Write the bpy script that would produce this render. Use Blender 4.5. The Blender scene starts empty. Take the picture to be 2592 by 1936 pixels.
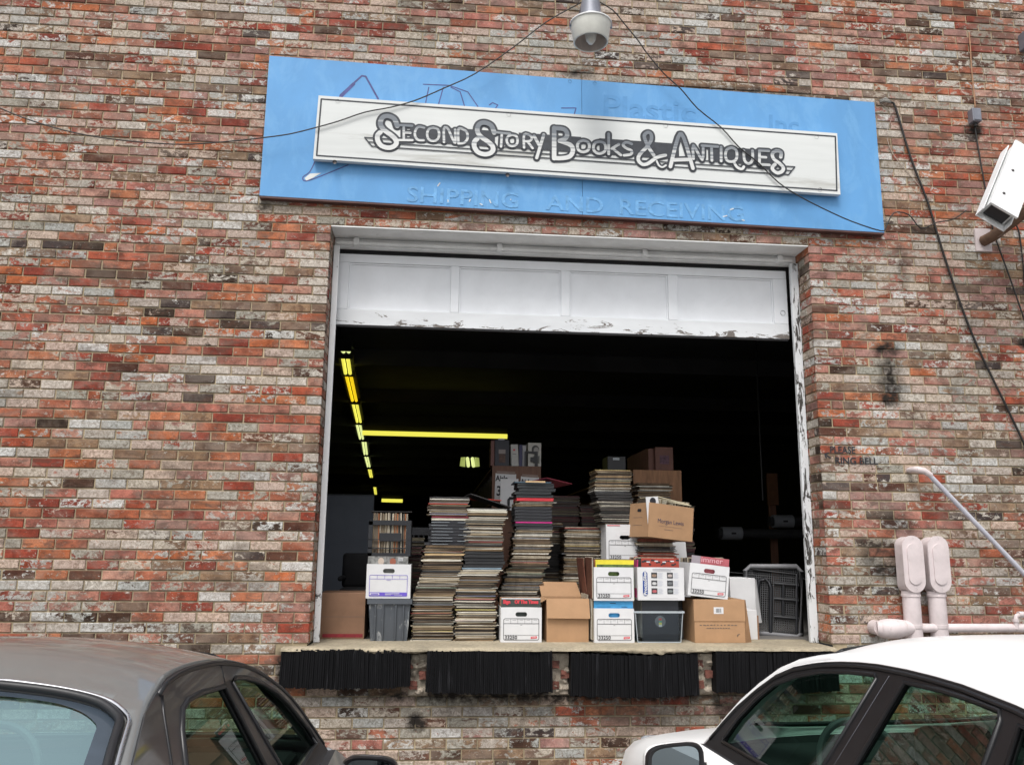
import bpy, bmesh, math, random
from math import radians as RAD, sin, cos, pi, tan
from mathutils import Vector, Matrix
from mathutils.geometry import delaunay_2d_cdt
SC = bpy.context.scene
COL = SC.collection
random.seed(7)

# ---------------------------------------------------------------- camera
CX, CY, CZ, YAW, PIT, ROL, FPX = (0.827813,-6.0145,0.657339,0.088146,0.191718,0.010451,2135.910396)
cam = bpy.data.cameras.new('camera'); camo = bpy.data.objects.new('camera', cam); COL.objects.link(camo)
cam.sensor_width = 36.0; cam.lens = 36.0 * FPX / 2592.0; cam.clip_start = 0.05; cam.clip_end = 800
fw = Vector((sin(YAW)*cos(PIT), cos(YAW)*cos(PIT), sin(PIT)))
r0 = Vector((cos(YAW), -sin(YAW), 0)); u0 = r0.cross(fw)
rr = r0*cos(ROL) + u0*sin(ROL); uu = -r0*sin(ROL) + u0*cos(ROL)
M = Matrix((rr, uu, -fw)).transposed().to_4x4(); M.translation = Vector((CX, CY, CZ))
camo.matrix_world = M
SC.camera = camo

# ---------------------------------------------------------------- sky, sun, exposure
SUN_EL, SUN_ROT = RAD(58), RAD(200)
w = bpy.data.worlds.new('World'); SC.world = w; w.use_nodes = True
nt = w.node_tree; nt.nodes.clear()
sky = nt.nodes.new('ShaderNodeTexSky'); sky.sky_type = 'NISHITA'; sky.sun_disc = False
sky.sun_elevation = SUN_EL; sky.sun_rotation = SUN_ROT; sky.dust_density = 4.0; sky.air_density = 1.2
hs = nt.nodes.new('ShaderNodeHueSaturation'); hs.inputs['Saturation'].default_value = 0.22
bg = nt.nodes.new('ShaderNodeBackground'); bg.inputs['Strength'].default_value = 0.13
out = nt.nodes.new('ShaderNodeOutputWorld')
nt.links.new(sky.outputs[0], hs.inputs['Color']); nt.links.new(hs.outputs[0], bg.inputs[0]); nt.links.new(bg.outputs[0], out.inputs[0])
sun = bpy.data.lights.new('sun', 'SUN'); sun.energy = 1.25; sun.angle = RAD(22); sun.color = (1, .97, .92)
suno = bpy.data.objects.new('sun', sun); COL.objects.link(suno)
sd = Vector((sin(SUN_ROT)*cos(SUN_EL), cos(SUN_ROT)*cos(SUN_EL), sin(SUN_EL)))
suno.rotation_euler = sd.to_track_quat('Z', 'Y').to_euler()
SC.view_settings.view_transform = 'Standard'; SC.view_settings.look = 'None'
SC.view_settings.exposure = 0.58; SC.view_settings.gamma = 1.0
SC.cycles.max_bounces = 7; SC.cycles.transparent_max_bounces = 16

# ---------------------------------------------------------------- helpers
def tag(o, label=None, cat=None, group=None, kind=None):
    if label: o['label'] = label
    if cat: o['category'] = cat
    if group: o['group'] = group
    if kind: o['kind'] = kind
    return o
def thing(name, label, cat, loc=(0,0,0), rz=0.0, group=None):
    o = bpy.data.objects.new(name, None); COL.objects.link(o)
    o.empty_display_size = .1; o.location = loc; o.rotation_euler = (0, 0, rz)
    return tag(o, label, cat, group)

class MB:
    def __init__(s): s.v = []; s.f = []; s.mi = []
    def add(s, vs, fs, mi=0):
        n = len(s.v); s.v += [tuple(v) for v in vs]; s.f += [tuple(i+n for i in f) for f in fs]; s.mi += [mi]*len(fs); return s
    def box(s, a, b, mi=0, m=None, bev=0.0):
        x0,y0,z0 = a; x1,y1,z1 = b
        if bev <= 0:
            vs = [(x0,y0,z0),(x1,y0,z0),(x1,y1,z0),(x0,y1,z0),(x0,y0,z1),(x1,y0,z1),(x1,y1,z1),(x0,y1,z1)]
            fs = [(0,3,2,1),(4,5,6,7),(0,1,5,4),(1,2,6,5),(2,3,7,6),(3,0,4,7)]
        else:
            bm = bmesh.new(); bmesh.ops.create_cube(bm, size=1.0)
            for v in bm.verts: v.co = Vector(((x0+x1)/2+v.co.x*(x1-x0), (y0+y1)/2+v.co.y*(y1-y0), (z0+z1)/2+v.co.z*(z1-z0)))
            bmesh.ops.bevel(bm, geom=bm.edges[:], offset=bev, segments=2, affect='EDGES', profile=.5)
            vs = [v.co.copy() for v in bm.verts]; fs = [[v.index for v in f.verts] for f in bm.faces]; bm.free()
        if m is not None: vs = [m @ Vector(v) for v in vs]
        return s.add(vs, fs, mi)
    def tube(s, pts, r, n=8, mi=0, caps=True):
        pts = [Vector(p) for p in pts]; rs = r if isinstance(r, (list, tuple)) else [r]*len(pts)
        vs = []; up = None
        for i, p in enumerate(pts):
            t = (pts[min(i+1, len(pts)-1)] - pts[max(i-1, 0)]).normalized()
            if up is None:
                up = Vector((0,0,1)) if abs(t.z) < .9 else Vector((1,0,0))
            a = t.cross(up)
            if a.length < 1e-6: a = t.cross(Vector((0,1,0)))
            a.normalize(); b = t.cross(a).normalized(); up = -b if False else up
            for k in range(n):
                q = 2*pi*k/n; vs.append(p + a*cos(q)*rs[i] + b*sin(q)*rs[i])
        fs = []
        for i in range(len(pts)-1):
            for k in range(n):
                fs.append((i*n+k, i*n+(k+1)%n, (i+1)*n+(k+1)%n, (i+1)*n+k))
        if caps: fs.append(tuple(range(n))[::-1]); fs.append(tuple((len(pts)-1)*n+k for k in range(n)))
        return s.add(vs, fs, mi)
    def lathe(s, prof, c=(0,0,0), n=32, mi=0, m=None):
        vs = []
        for r, z in prof:
            for k in range(n):
                q = 2*pi*k/n; v = Vector((r*cos(q), r*sin(q), z))
                vs.append((m @ v if m is not None else v) + Vector(c))
        fs = [(i*n+k, i*n+(k+1)%n, (i+1)*n+(k+1)%n, (i+1)*n+k) for i in range(len(prof)-1) for k in range(n)]
        return s.add(vs, fs, mi)
    def prism(s, poly, y0, y1, mi=0):            # polygon in x,z extruded along y
        n = len(poly)
        vs = [(x, y0, z) for x, z in poly] + [(x, y1, z) for x, z in poly]
        fs = [tuple(range(n)), tuple(range(n, 2*n))[::-1]] + [(i, i+n, (i+1)%n+n, (i+1)%n) for i in range(n)]
        return s.add(vs, fs, mi)
    def strip(s, pts, r, y, mi=0, th=.002):       # flat round-ended brush stroke in the x,z plane
        for (x0,z0),(x1,z1) in zip(pts[:-1], pts[1:]):
            d = Vector((x1-x0, z1-z0)); L = d.length
            if L < 1e-6: continue
            a = math.atan2(d.y, d.x); poly = []
            for k in range(7): q = a+pi/2+pi*k/6; poly.append((x0+cos(q)*r, z0+sin(q)*r))
            for k in range(7): q = a-pi/2+pi*k/6; poly.append((x1+cos(q)*r, z1+sin(q)*r))
            n = len(poly)
            s.add([(px, y, pz) for px, pz in poly], [tuple(range(n))[::1]], mi)
            y -= 0.00002
        return s
    def build(s, name, mats, parent=None, smooth=False, loc=None, auto=None):
        me = bpy.data.meshes.new(name); me.from_pydata(s.v, [], s.f)
        if not isinstance(mats, (list, tuple)): mats = [mats]
        for m_ in mats: me.materials.append(m_)
        me.polygons.foreach_set('material_index', s.mi)
        if smooth or auto: me.polygons.foreach_set('use_smooth', [True]*len(me.polygons))
        me.update()
        if auto: me.set_sharp_from_angle(angle=RAD(auto))
        o = bpy.data.objects.new(name, me); COL.objects.link(o)
        if loc: o.location = loc
        if parent: o.parent = parent
        return o

def inpoly(p, poly):
    x, y = p; c = False; n = len(poly)
    for i in range(n):
        x0,y0 = poly[i]; x1,y1 = poly[i-1]
        if (y0 > y) != (y1 > y) and x < (x1-x0)*(y-y0)/(y1-y0)+x0: c = not c
    return c
def panel(outer, holes, fn, step=0.08, keep=None):
    """triangulated 2-D region with holes, mapped to 3-D by fn(u, v)"""
    V = []; E = []
    for L in [outer]+list(holes):
        n = len(V); V += [Vector(p) for p in L]; E += [(n+i, n+(i+1) % len(L)) for i in range(len(L))]
    xs = [p[0] for p in outer]; ys = [p[1] for p in outer]
    x = min(xs)+step*.5
    while x < max(xs):
        y = min(ys)+step*.5
        while y < max(ys):
            if inpoly((x,y), outer) and not any(inpoly((x,y), h) for h in holes): V.append(Vector((x,y)))
            y += step
        x += step
    vo, eo, fo, *_ = delaunay_2d_cdt(V, E, [], 0, 1e-5)
    mb = MB(); fs = []
    for f in fo:
        c = sum((vo[i] for i in f), Vector((0,0)))/len(f)
        if inpoly(c, outer) and not any(inpoly(c, h) for h in holes): fs.append(f)
    mb.add([fn(p.x, p.y) for p in vo], fs)
    return mb
def solid(o, th, off=-1):
    m = o.modifiers.new('thickness', 'SOLIDIFY'); m.thickness = th; m.offset = off; m.use_even_offset = False
    return o
def smoothline(pts, k=3):
    """Catmull-Rom through points"""
    P = [Vector(p) for p in pts]; out = []
    for i in range(len(P)-1):
        p0 = P[max(i-1,0)]; p1 = P[i]; p2 = P[i+1]; p3 = P[min(i+2, len(P)-1)]
        for j in range(k):
            t = j/k
            out.append(.5*((2*p1)+(p2-p0)*t+(2*p0-5*p1+4*p2-p3)*t*t+(3*p1-p0-3*p2+p3)*t**3))
    out.append(P[-1]); return out
def lettering(name, txt, x, y, z, size, mat, parent, rz=0.0, tilt=0.0, sx=1.0, bold=.0, align='LEFT', loc_m=None, shear=0):
    cu = bpy.data.curves.new(name, 'FONT'); cu.body = txt; cu.size = size; cu.offset = bold; cu.align_x = align; cu.extrude = .0004; cu.shear = shear
    cu.resolution_u = 3
    o = bpy.data.objects.new(name, cu); COL.objects.link(o)
    dg = bpy.context.evaluated_depsgraph_get(); me = bpy.data.meshes.new_from_object(o.evaluated_get(dg)); me.name = name
    bpy.data.objects.remove(o); bpy.data.curves.remove(cu)
    me.transform(Matrix.Translation((x,y,z)) @ Matrix.Rotation(tilt, 4, 'Y') @ Matrix.Rotation(pi/2, 4, 'X') @ Matrix.Diagonal((sx,1,1,1)))
    if loc_m is not None: me.transform(loc_m)
    me.materials.clear(); me.materials.append(mat)
    q = bpy.data.objects.new(name, me); COL.objects.link(q)
    if parent: q.parent = parent
    return q

# ---------------------------------------------------------------- materials
class NT:
    def __init__(s, name):
        s.m = bpy.data.materials.new(name); s.m.use_nodes = True; s.t = s.m.node_tree
        s.p = s.t.nodes['Principled BSDF']; s.o = s.t.nodes['Material Output']; s.tc = None
    def n(s, typ, **kw):
        q = s.t.nodes.new(typ)
        for k, v in kw.items(): setattr(q, k, v)
        return q
    def l(s, a, b): s.t.links.new(a, b)
    def co(s, which='Object', scale=(1,1,1)):
        if s.tc is None: s.tc = s.n('ShaderNodeTexCoord')
        mp = s.n('ShaderNodeMapping'); mp.inputs['Scale'].default_value = scale; s.l(s.tc.outputs[which], mp.inputs[0]); return mp.outputs[0]
    def noise(s, sc, det=4, rough=.55, dist=0, scale=(1,1,1), which='Object'):
        q = s.n('ShaderNodeTexNoise'); q.inputs['Scale'].default_value = sc; q.inputs['Detail'].default_value = det
        q.inputs['Roughness'].default_value = rough; q.inputs['Distortion'].default_value = dist; s.l(s.co(which, scale), q.inputs['Vector']); return q.outputs[0]
    def ramp(s, src, a, b, ca=(0,0,0,1), cb=(1,1,1,1)):
        q = s.n('ShaderNodeValToRGB'); e = q.color_ramp.elements; e[0].position = a; e[1].position = b; e[0].color = ca; e[1].color = cb; s.l(src, q.inputs[0]); return q.outputs[0]
    def math(s, op, a, b=None, clamp=False):
        q = s.n('ShaderNodeMath', operation=op); q.use_clamp = clamp
        for i, x in enumerate((a, b)):
            if x is None: continue
            if isinstance(x, (int, float)): q.inputs[i].default_value = x
            else: s.l(x, q.inputs[i])
        return q.outputs[0]
    def mix(s, f, a, b, bt='MIX'):
        q = s.n('ShaderNodeMix', data_type='RGBA', blend_type=bt)
        for sock, x in ((q.inputs['Factor'], f), (q.inputs['A'], a), (q.inputs['B'], b)):
            if isinstance(x, (int, float)): sock.default_value = x
            elif isinstance(x, tuple): sock.default_value = x if len(x) == 4 else (*x, 1)
            else: s.l(x, sock)
        return q.outputs['Result']
    def bump(s, src, st=.3, d=.003):
        q = s.n('ShaderNodeBump'); q.inputs['Strength'].default_value = st; q.inputs['Distance'].default_value = d
        s.l(src, q.inputs['Height']); s.l(q.outputs[0], s.p.inputs['Normal'])
    def base(s, c):
        if isinstance(c, tuple): s.p.inputs['Base Color'].default_value = (*c[:3], 1)
        else: s.l(c, s.p.inputs['Base Color'])
    def set(s, **kw):
        for k, v in kw.items(): s.p.inputs[k.replace('_', ' ')].default_value = v
        return s

def mat(name, c, rough=.6, var=.25, sc=12, metal=0.0, bump=.0, coat=0.0, stretch=(1,1,1), dirt=None, spec=.5):
    k = NT(name); k.set(Roughness=rough, Metallic=metal); k.p.inputs['Specular IOR Level'].default_value = spec
    if coat: k.set(Coat_Weight=coat, Coat_Roughness=.04)
    ns = k.noise(sc, 5, .6, .3, stretch)
    col = k.mix(k.ramp(ns, .3, .7), tuple(x*(1-var) for x in c), tuple(min(1, x*(1+var*.6)) for x in c))
    if dirt:
        dn = k.noise(dirt[1], 6, .65, .6, stretch); col = k.mix(k.math('MULTIPLY', k.ramp(dn, dirt[2], dirt[2]+.12), dirt[3]), col, dirt[0])
    k.base(col)
    if bump: k.bump(k.noise(sc*6, 4, .6, 0, stretch), bump, .002)
    return k.m

def mat_emit(name, c, st):
    k = NT(name); k.base((.8,.8,.75)); k.p.inputs['Emission Color'].default_value = (*c, 1); k.p.inputs['Emission Strength'].default_value = st; return k.m

def mat_glass(name, tint, refl_ior=1.55, rough=0.0, fac=.45, gcol=(.95,.98,1)):
    k = NT(name); k.t.nodes.remove(k.p)
    tr = k.n('ShaderNodeBsdfTransparent'); tr.inputs[0].default_value = (*tint, 1)
    gl = k.n('ShaderNodeBsdfGlossy'); gl.inputs['Roughness'].default_value = rough; gl.inputs[0].default_value = (*gcol,1)
    fr = k.n('ShaderNodeFresnel'); fr.inputs['IOR'].default_value = refl_ior
    f2 = k.math('MULTIPLY', fr.outputs[0], fac, True)
    mx = k.n('ShaderNodeMixShader'); k.l(f2, mx.inputs[0]); k.l(tr.outputs[0], mx.inputs[1]); k.l(gl.outputs[0], mx.inputs[2]); k.l(mx.outputs[0], k.o.inputs[0])
    return k.m

def mat_brick():
    k = NT('old_brick'); k.set(Roughness=.9); k.p.inputs['Specular IOR Level'].default_value = .25
    bc = k.n('ShaderNodeAttribute', attribute_name='bcol'); wc = k.n('ShaderNodeAttribute', attribute_name='wcol')
    n1 = k.math('ADD', k.math('MULTIPLY', k.noise(34, 7, .75, .45, (.7,1,1)), .45), k.math('MULTIPLY', k.noise(12, 6, .7, .7, (.7,1,1.2)), .55)); n1 = k.math('ADD', k.math('MULTIPLY', n1, 3.6), -1.3); n2 = k.noise(90, 4, .6, .3); n3 = k.noise(9, 5, .6, .5)
    shade = k.ramp(n3, .3, .7, (.50,.46,.46,1), (1.35,1.35,1.32,1))
    col = k.mix(1.0, bc.outputs['Color'], shade, 'MULTIPLY')
    two = k.ramp(k.noise(13, 8, .75, .5, (.6,1,1)), .53, .575); col = k.mix(k.math('MULTIPLY', two, .62), col, (.10,.05,.035))
    fine = k.ramp(n2, .3, .7, (.72,.72,.72,1), (1.2,1.2,1.2,1))
    col = k.mix(1.0, col, fine, 'MULTIPLY')
    # remains of old whitewash, amount per brick in wcol alpha
    th = k.math('SUBTRACT', k.math('ADD', n1, wc.outputs['Alpha']), .98)
    msk = k.math('MULTIPLY', th, 12.0, True)
    n4 = k.noise(45, 5, .7, 1.2)
    wsh = k.ramp(n4, .36, .62, (.40,.37,.33,1), (1.12,1.12,1.12,1))
    wcol = k.mix(1.0, wc.outputs['Color'], wsh, 'MULTIPLY')
    col = k.mix(k.math('MULTIPLY', msk, .9), col, wcol)
    # speckles of thick paint and dark spots
    sp = k.ramp(k.noise(60, 2, .5, 1.5, (.7,1,1)), .68, .72); col = k.mix(k.math('MULTIPLY', sp, .6), col, (.55,.53,.49))
    ds = k.ramp(k.noise(38, 6, .75, .8), .60, .70); col = k.mix(k.math('MULTIPLY', ds, .55), col, (.05,.035,.025))
    film = k.ramp(k.noise(5, 6, .65, .8, (.6,1,1)), .47, .60); col = k.mix(k.math('MULTIPLY', film, .22), col, (.42,.35,.29))
    soot = k.ramp(k.noise(3.1, 7, .7, .6, (.5,1,1.2)), .54, .62); col = k.mix(k.math('MULTIPLY', soot, .50), col, (.09,.065,.05))
    col = grime(k, col)
    k.base(col); k.bump(k.math('ADD', k.math('MULTIPLY', n1, .8), k.math('MULTIPLY', n2, .4)), .55, .004)
    return k.m
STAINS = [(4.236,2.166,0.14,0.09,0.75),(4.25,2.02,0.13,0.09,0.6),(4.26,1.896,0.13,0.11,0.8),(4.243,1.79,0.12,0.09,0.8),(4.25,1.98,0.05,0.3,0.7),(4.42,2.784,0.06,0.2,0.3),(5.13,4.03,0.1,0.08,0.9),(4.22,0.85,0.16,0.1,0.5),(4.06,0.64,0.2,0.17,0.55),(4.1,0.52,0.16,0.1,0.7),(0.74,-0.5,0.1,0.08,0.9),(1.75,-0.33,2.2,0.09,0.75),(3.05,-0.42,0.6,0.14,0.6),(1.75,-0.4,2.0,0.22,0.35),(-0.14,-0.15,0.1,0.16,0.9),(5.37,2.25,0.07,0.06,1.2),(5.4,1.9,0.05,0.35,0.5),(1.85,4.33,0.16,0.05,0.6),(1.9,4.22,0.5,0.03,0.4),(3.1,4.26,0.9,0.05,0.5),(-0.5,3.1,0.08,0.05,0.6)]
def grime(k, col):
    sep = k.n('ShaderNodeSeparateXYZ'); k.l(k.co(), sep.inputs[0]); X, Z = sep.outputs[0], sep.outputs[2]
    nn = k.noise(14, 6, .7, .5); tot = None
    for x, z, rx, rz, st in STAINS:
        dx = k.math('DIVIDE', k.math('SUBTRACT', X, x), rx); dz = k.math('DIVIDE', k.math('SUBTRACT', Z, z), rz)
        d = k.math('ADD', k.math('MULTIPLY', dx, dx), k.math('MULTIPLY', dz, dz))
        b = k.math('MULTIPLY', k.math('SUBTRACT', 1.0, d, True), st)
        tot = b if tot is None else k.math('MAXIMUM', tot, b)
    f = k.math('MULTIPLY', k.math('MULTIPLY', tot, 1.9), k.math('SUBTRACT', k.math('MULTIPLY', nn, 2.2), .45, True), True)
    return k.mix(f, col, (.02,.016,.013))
def mat_mortar():
    k = NT('mortar'); k.set(Roughness=.95)
    n1 = k.noise(8, 5, .6); n2 = k.noise(70, 4, .6); n3 = k.noise(1.1, 3, .5)
    c = k.mix(k.ramp(n3, .35, .65), (.33,.27,.18), (.50,.40,.26))
    c = k.mix(1.0, c, k.ramp(n1, .3, .7, (.6,.6,.6,1), (1.2,1.2,1.2,1)), 'MULTIPLY'); c = grime(k, c)
    k.base(c); k.bump(n2, .6, .003); return k.m
def mat_sleeve():
    k = NT('cardboard_sleeve'); k.set(Roughness=.7)
    oi = k.n('ShaderNodeObjectInfo'); n1 = k.noise(25, 5, .7, .5, (1,1,.4)); n2 = k.noise(140, 3, .6)
    c = k.mix(1.0, oi.outputs['Color'], k.ramp(n1, .25, .75, (.45,.42,.38,1), (1.25,1.22,1.15,1)), 'MULTIPLY')
    c = k.mix(k.math('MULTIPLY', k.ramp(n2, .5, .7), .35), c, (.06,.045,.035)); k.base(c); return k.m
def mat_pile():
    k = NT('pile_of_sleeves'); k.set(Roughness=.7)
    at = k.n('ShaderNodeAttribute', attribute_name='col'); n1 = k.noise(25, 5, .7, .5, (1,1,.4)); n2 = k.noise(140, 3, .6)
    c = k.mix(1.0, at.outputs['Color'], k.ramp(n1, .25, .75, (.45,.42,.38,1), (1.25,1.22,1.15,1)), 'MULTIPLY')
    c = k.mix(k.math('MULTIPLY', k.ramp(n2, .5, .7), .35), c, (.06,.045,.035)); k.base(c); return k.m
def mat_peel(name, paint, wood, zedge, zr, amt, stretch=(.35,1,1), sc=9, axis=2):
    """paint flaking off towards an edge of the board"""
    k = NT(name); k.set(Roughness=.55)
    sep = k.n('ShaderNodeSeparateXYZ'); k.l(k.co(), sep.inputs[0])
    d = k.math('DIVIDE', k.math('ABSOLUTE', k.math('SUBTRACT', sep.outputs[axis], zedge)), zr)
    near = k.math('SUBTRACT', 1.0, d, True)
    n1 = k.noise(sc, 8, .72, 1.0, stretch)
    m_ = k.ramp(k.math('ADD', n1, k.math('MULTIPLY', near, amt)), .66, .675)
    n2 = k.noise(7, 5, .6, .3, stretch)
    pc = k.mix(k.ramp(n2, .3, .7), tuple(x*.86 for x in paint), paint)
    k.base(k.mix(m_, pc, k.mix(k.noise(60, 3), tuple(x*.5 for x in wood), wood))); k.bump(k.math('SUBTRACT', 1.0, m_), .4, .002); return k.m
def mat_concrete(name, a, b):
    k = NT(name); k.set(Roughness=.92)
    c = k.mix(k.ramp(k.noise(3, 6, .6), .3, .7), a, b); c = k.mix(1.0, c, k.ramp(k.noise(45, 6, .75), .3, .7, (.6,.6,.6,1), (1.2,1.2,1.2,1)), 'MULTIPLY')
    k.base(c); k.bump(k.noise(50, 6, .7), .7, .006); return k.m

MT = {}
MT['brick'] = mat_brick(); MT['mortar'] = mat_mortar()
MT['white_paint'] = mat('white_paint', (.80,.81,.81), .5, .12, 6, dirt=((.35,.34,.32), 9, .62, .5), bump=.05)
MT['door_paint'] = mat('door_paint', (.78,.80,.83), .45, .06, 5, dirt=((.5,.5,.5), 14, .70, .4), bump=.03)
MT['dark_gap'] = mat('near_black', (.02,.02,.022), .8)
MT['metal_grey'] = mat('grey_metal', (.22,.23,.27), .5, .2, 10, .3)
MT['pink_paint'] = mat('pinkish_white_paint', (.645,.565,.565), .55, .16, 7, dirt=((.36,.27,.22), 12, .60, .6), bump=.08)
MT['black_cable'] = mat('black_cable', (.018,.016,.015), .5, .2, 20)
MT['tan_cable'] = mat('tan_cable', (.38,.2,.11), .6)
MT['pale_cable'] = mat('pale_cable', (.5,.42,.36), .6)
MT['rust'] = mat('rusty_brown_steel', (.14,.08,.05), .7, .4, 14, dirt=((.5,.45,.4), 10, .62, .5))
MT['rubber'] = mat('black_rubber', (.005,.005,.006), .7, .5, 30, bump=.4, stretch=(3,1,.2), spec=.15, dirt=((.045,.045,.05), 9, .60, .6))
MT['concrete'] = mat_concrete('dock_concrete', (.27,.235,.17), (.47,.40,.285))
MT['rubble'] = mat_concrete('rubble', (.30,.27,.21), (.45,.38,.31))
MT['asphalt'] = mat_concrete('asphalt', (.13,.125,.12), (.17,.165,.16))
MT['sidewalk'] = mat_concrete('pavement', (.26,.25,.23), (.34,.33,.3))
MT['blue'] = mat('faded_blue_paint', (.115,.330,.64), .65, .10, 3, dirt=((.17,.40,.69), 5, .5, .45), stretch=(1,1,.5))
MT['blue_dark'] = mat('ghost_blue', (.098,.295,.585), .65, .1, 20)
MT['blue_light'] = mat('pale_blue', (.15,.38,.68), .65, .3, 20)
MT['purple'] = mat('old_purple_outline', (.06,.07,.24), .6, .3, 30)
MT['sign_edge'] = mat('sign_edge_brown', (.09,.04,.035), .7)
MT['sign_white'] = mat('weathered_white_board', (.66,.68,.67), .6, .12, 4, dirt=((.33,.32,.28), 6, .57, .55), stretch=(.10,1,1.2), bump=.05)
MT['sign_black'] = mat('sign_black', (.035,.04,.05), .6, .3, 30)
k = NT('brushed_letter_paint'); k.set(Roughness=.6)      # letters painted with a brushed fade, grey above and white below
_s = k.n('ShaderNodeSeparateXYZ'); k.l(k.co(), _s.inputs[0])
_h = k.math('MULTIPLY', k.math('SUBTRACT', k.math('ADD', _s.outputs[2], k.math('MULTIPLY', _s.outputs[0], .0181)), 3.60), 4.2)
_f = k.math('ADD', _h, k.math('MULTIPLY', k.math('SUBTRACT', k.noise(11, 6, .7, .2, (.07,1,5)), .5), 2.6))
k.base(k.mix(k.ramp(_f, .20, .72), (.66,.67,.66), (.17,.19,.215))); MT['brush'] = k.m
MT['screw'] = mat('screw_head', (.1,.09,.09), .5, .2, 30, .6)
MT['box_white'] = mat('white_cardboard', (.66,.66,.67), .75, .06, 8, dirt=((.5,.48,.45), 9, .66, .4))
MT['box_brown'] = mat('brown_cardboard', (.40,.235,.125), .8, .1, 9, dirt=((.28,.17,.1), 14, .66, .5))
MT['box_brown2'] = mat('dull_brown_cardboard', (.25,.14,.085), .8, .15, 9, dirt=((.5,.42,.36), 16, .68, .6))
MT['ink'] = mat('black_ink', (.02,.02,.025), .6, .1)
MT['ink_soft'] = mat('faded_ink', (.12,.1,.09), .7, .2)
MT['red_tag'] = mat('red_tag', (.62,.05,.07), .6, .1)
MT['purple_ink'] = mat('purple_ink', (.14,.09,.52), .6, .1)
MT['tote'] = mat('grey_plastic_tote', (.075,.085,.10), .45, .15, 12, dirt=((.5,.5,.5), 9, .635, .8), bump=.05)
MT['black_plastic'] = mat('black_plastic', (.014,.015,.019), .45, .2, 20)
MT['clear_plastic'] = mat_glass('clear_plastic', (.86,.9,.93), 1.35)
MT['clear_rim'] = mat('frosted_plastic_rim', (.36,.40,.43), .35, .1)
MT['sleeve'] = mat_sleeve(); MT['pile'] = mat_pile()
MT['dark_wood'] = mat('brown_wood', (.16,.075,.045), .6, .3, 5, stretch=(6,6,.6))
MT['plywood'] = mat('plywood', (.30,.15,.075), .65, .35, 5, stretch=(6,6,1))
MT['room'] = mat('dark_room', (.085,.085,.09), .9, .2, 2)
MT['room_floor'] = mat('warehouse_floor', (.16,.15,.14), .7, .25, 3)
MT['partition'] = mat('blue_grey_partition', (.20,.22,.26), .8, .08, 6)
MT['chair'] = mat('black_office_fabric', (.01,.01,.012), .85)
MT['tube'] = mat_emit('yellow_tube', (.60,.56,.07), 1.0)
MT['tube_w'] = mat_emit('pale_tube', (.52,.58,.22), 1.0)
MT['tube_o'] = mat_emit('golden_tube', (.62,.42,.008), 1.0)
MT['lamp_glass'] = mat('frosted_lamp_plastic', (.74,.74,.68), .45, .12, 9)
MT['lamp_in'] = mat('dusty_lamp_inside', (.55,.48,.44), .6, .25, 9)
MT['mesh'] = mat('dark_grey_plastic', (.17,.17,.18), .5, .2, 10)
MT['chrome'] = mat('chrome', (.7,.7,.72), .12, .05, 4, 1.0)
MT['tyre'] = mat('tyre_rubber', (.02,.02,.02), .85)
MT['silver_paint'] = mat('silver_grey_car_paint', (.215,.218,.215), .34, .05, 3, .35, coat=.8)
MT['silver_shaded'] = mat('shaded_silver_car_paint', (.085,.085,.09), .34, .05, 3, .5, coat=.6)  # same silver paint, darkened in colour for the sides that reflect less sky
MT['white_car'] = mat('white_car_paint', (.94,.94,.94), .45, .02, 3, coat=.5)
MT['black_trim'] = mat('black_trim', (.014,.014,.016), .35, .15, 20)
MT['interior'] = mat('dark_car_interior', (.022,.022,.025), .8)
MT['seat'] = mat('grey_seat_fabric', (.07,.07,.08), .85)
MT['headrest'] = mat('pale_headrest_fabric', (.20,.22,.21), .85)
MT['tint'] = mat_glass('green_tinted_glass', (.47,.66,.57), 1.5, fac=.11)
MT['tint_dark'] = mat_glass('dark_tinted_glass', (.38,.48,.43), 1.55, fac=.45)
MT['rear_glass'] = mat_glass('rear_window_glass', (.55,.74,.74), 2.2, fac=.62, gcol=(.62,.86,.88))
MT['mirror'] = mat('mirror', (.20,.24,.26), .02, .02, 3, 1.0)
MT['headlight'] = mat('headlight_lens', (.5,.52,.55), .1, .1, 5, .5)
MT['taillight'] = mat('taillight_lens', (.35,.02,.02), .2)
MT['yellow'] = mat('yellow_marking', (.6,.5,.03), .6)
def colmat(n, c, r=.6): return mat(n, c, r, .12, 20)

# ================================================================ SETTING
W = 3.664; CH = .06773; FLOOR = -.015; GND = -1.06
ZL = 44*CH                                   # underside of the lintel
g = MB(); g.add([(-400,-400,GND),(400,-400,GND),(400,400,GND),(-400,400,GND)], [(0,1,2,3)])
tag(g.build('asphalt_ground', MT['asphalt']), kind='structure')
k_ = MB().box((-6,-.45,GND-.1),(10,-.005,GND+.11), bev=.012)
tag(k_.build('kerb_strip', MT['sidewalk']), kind='structure')

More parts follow.
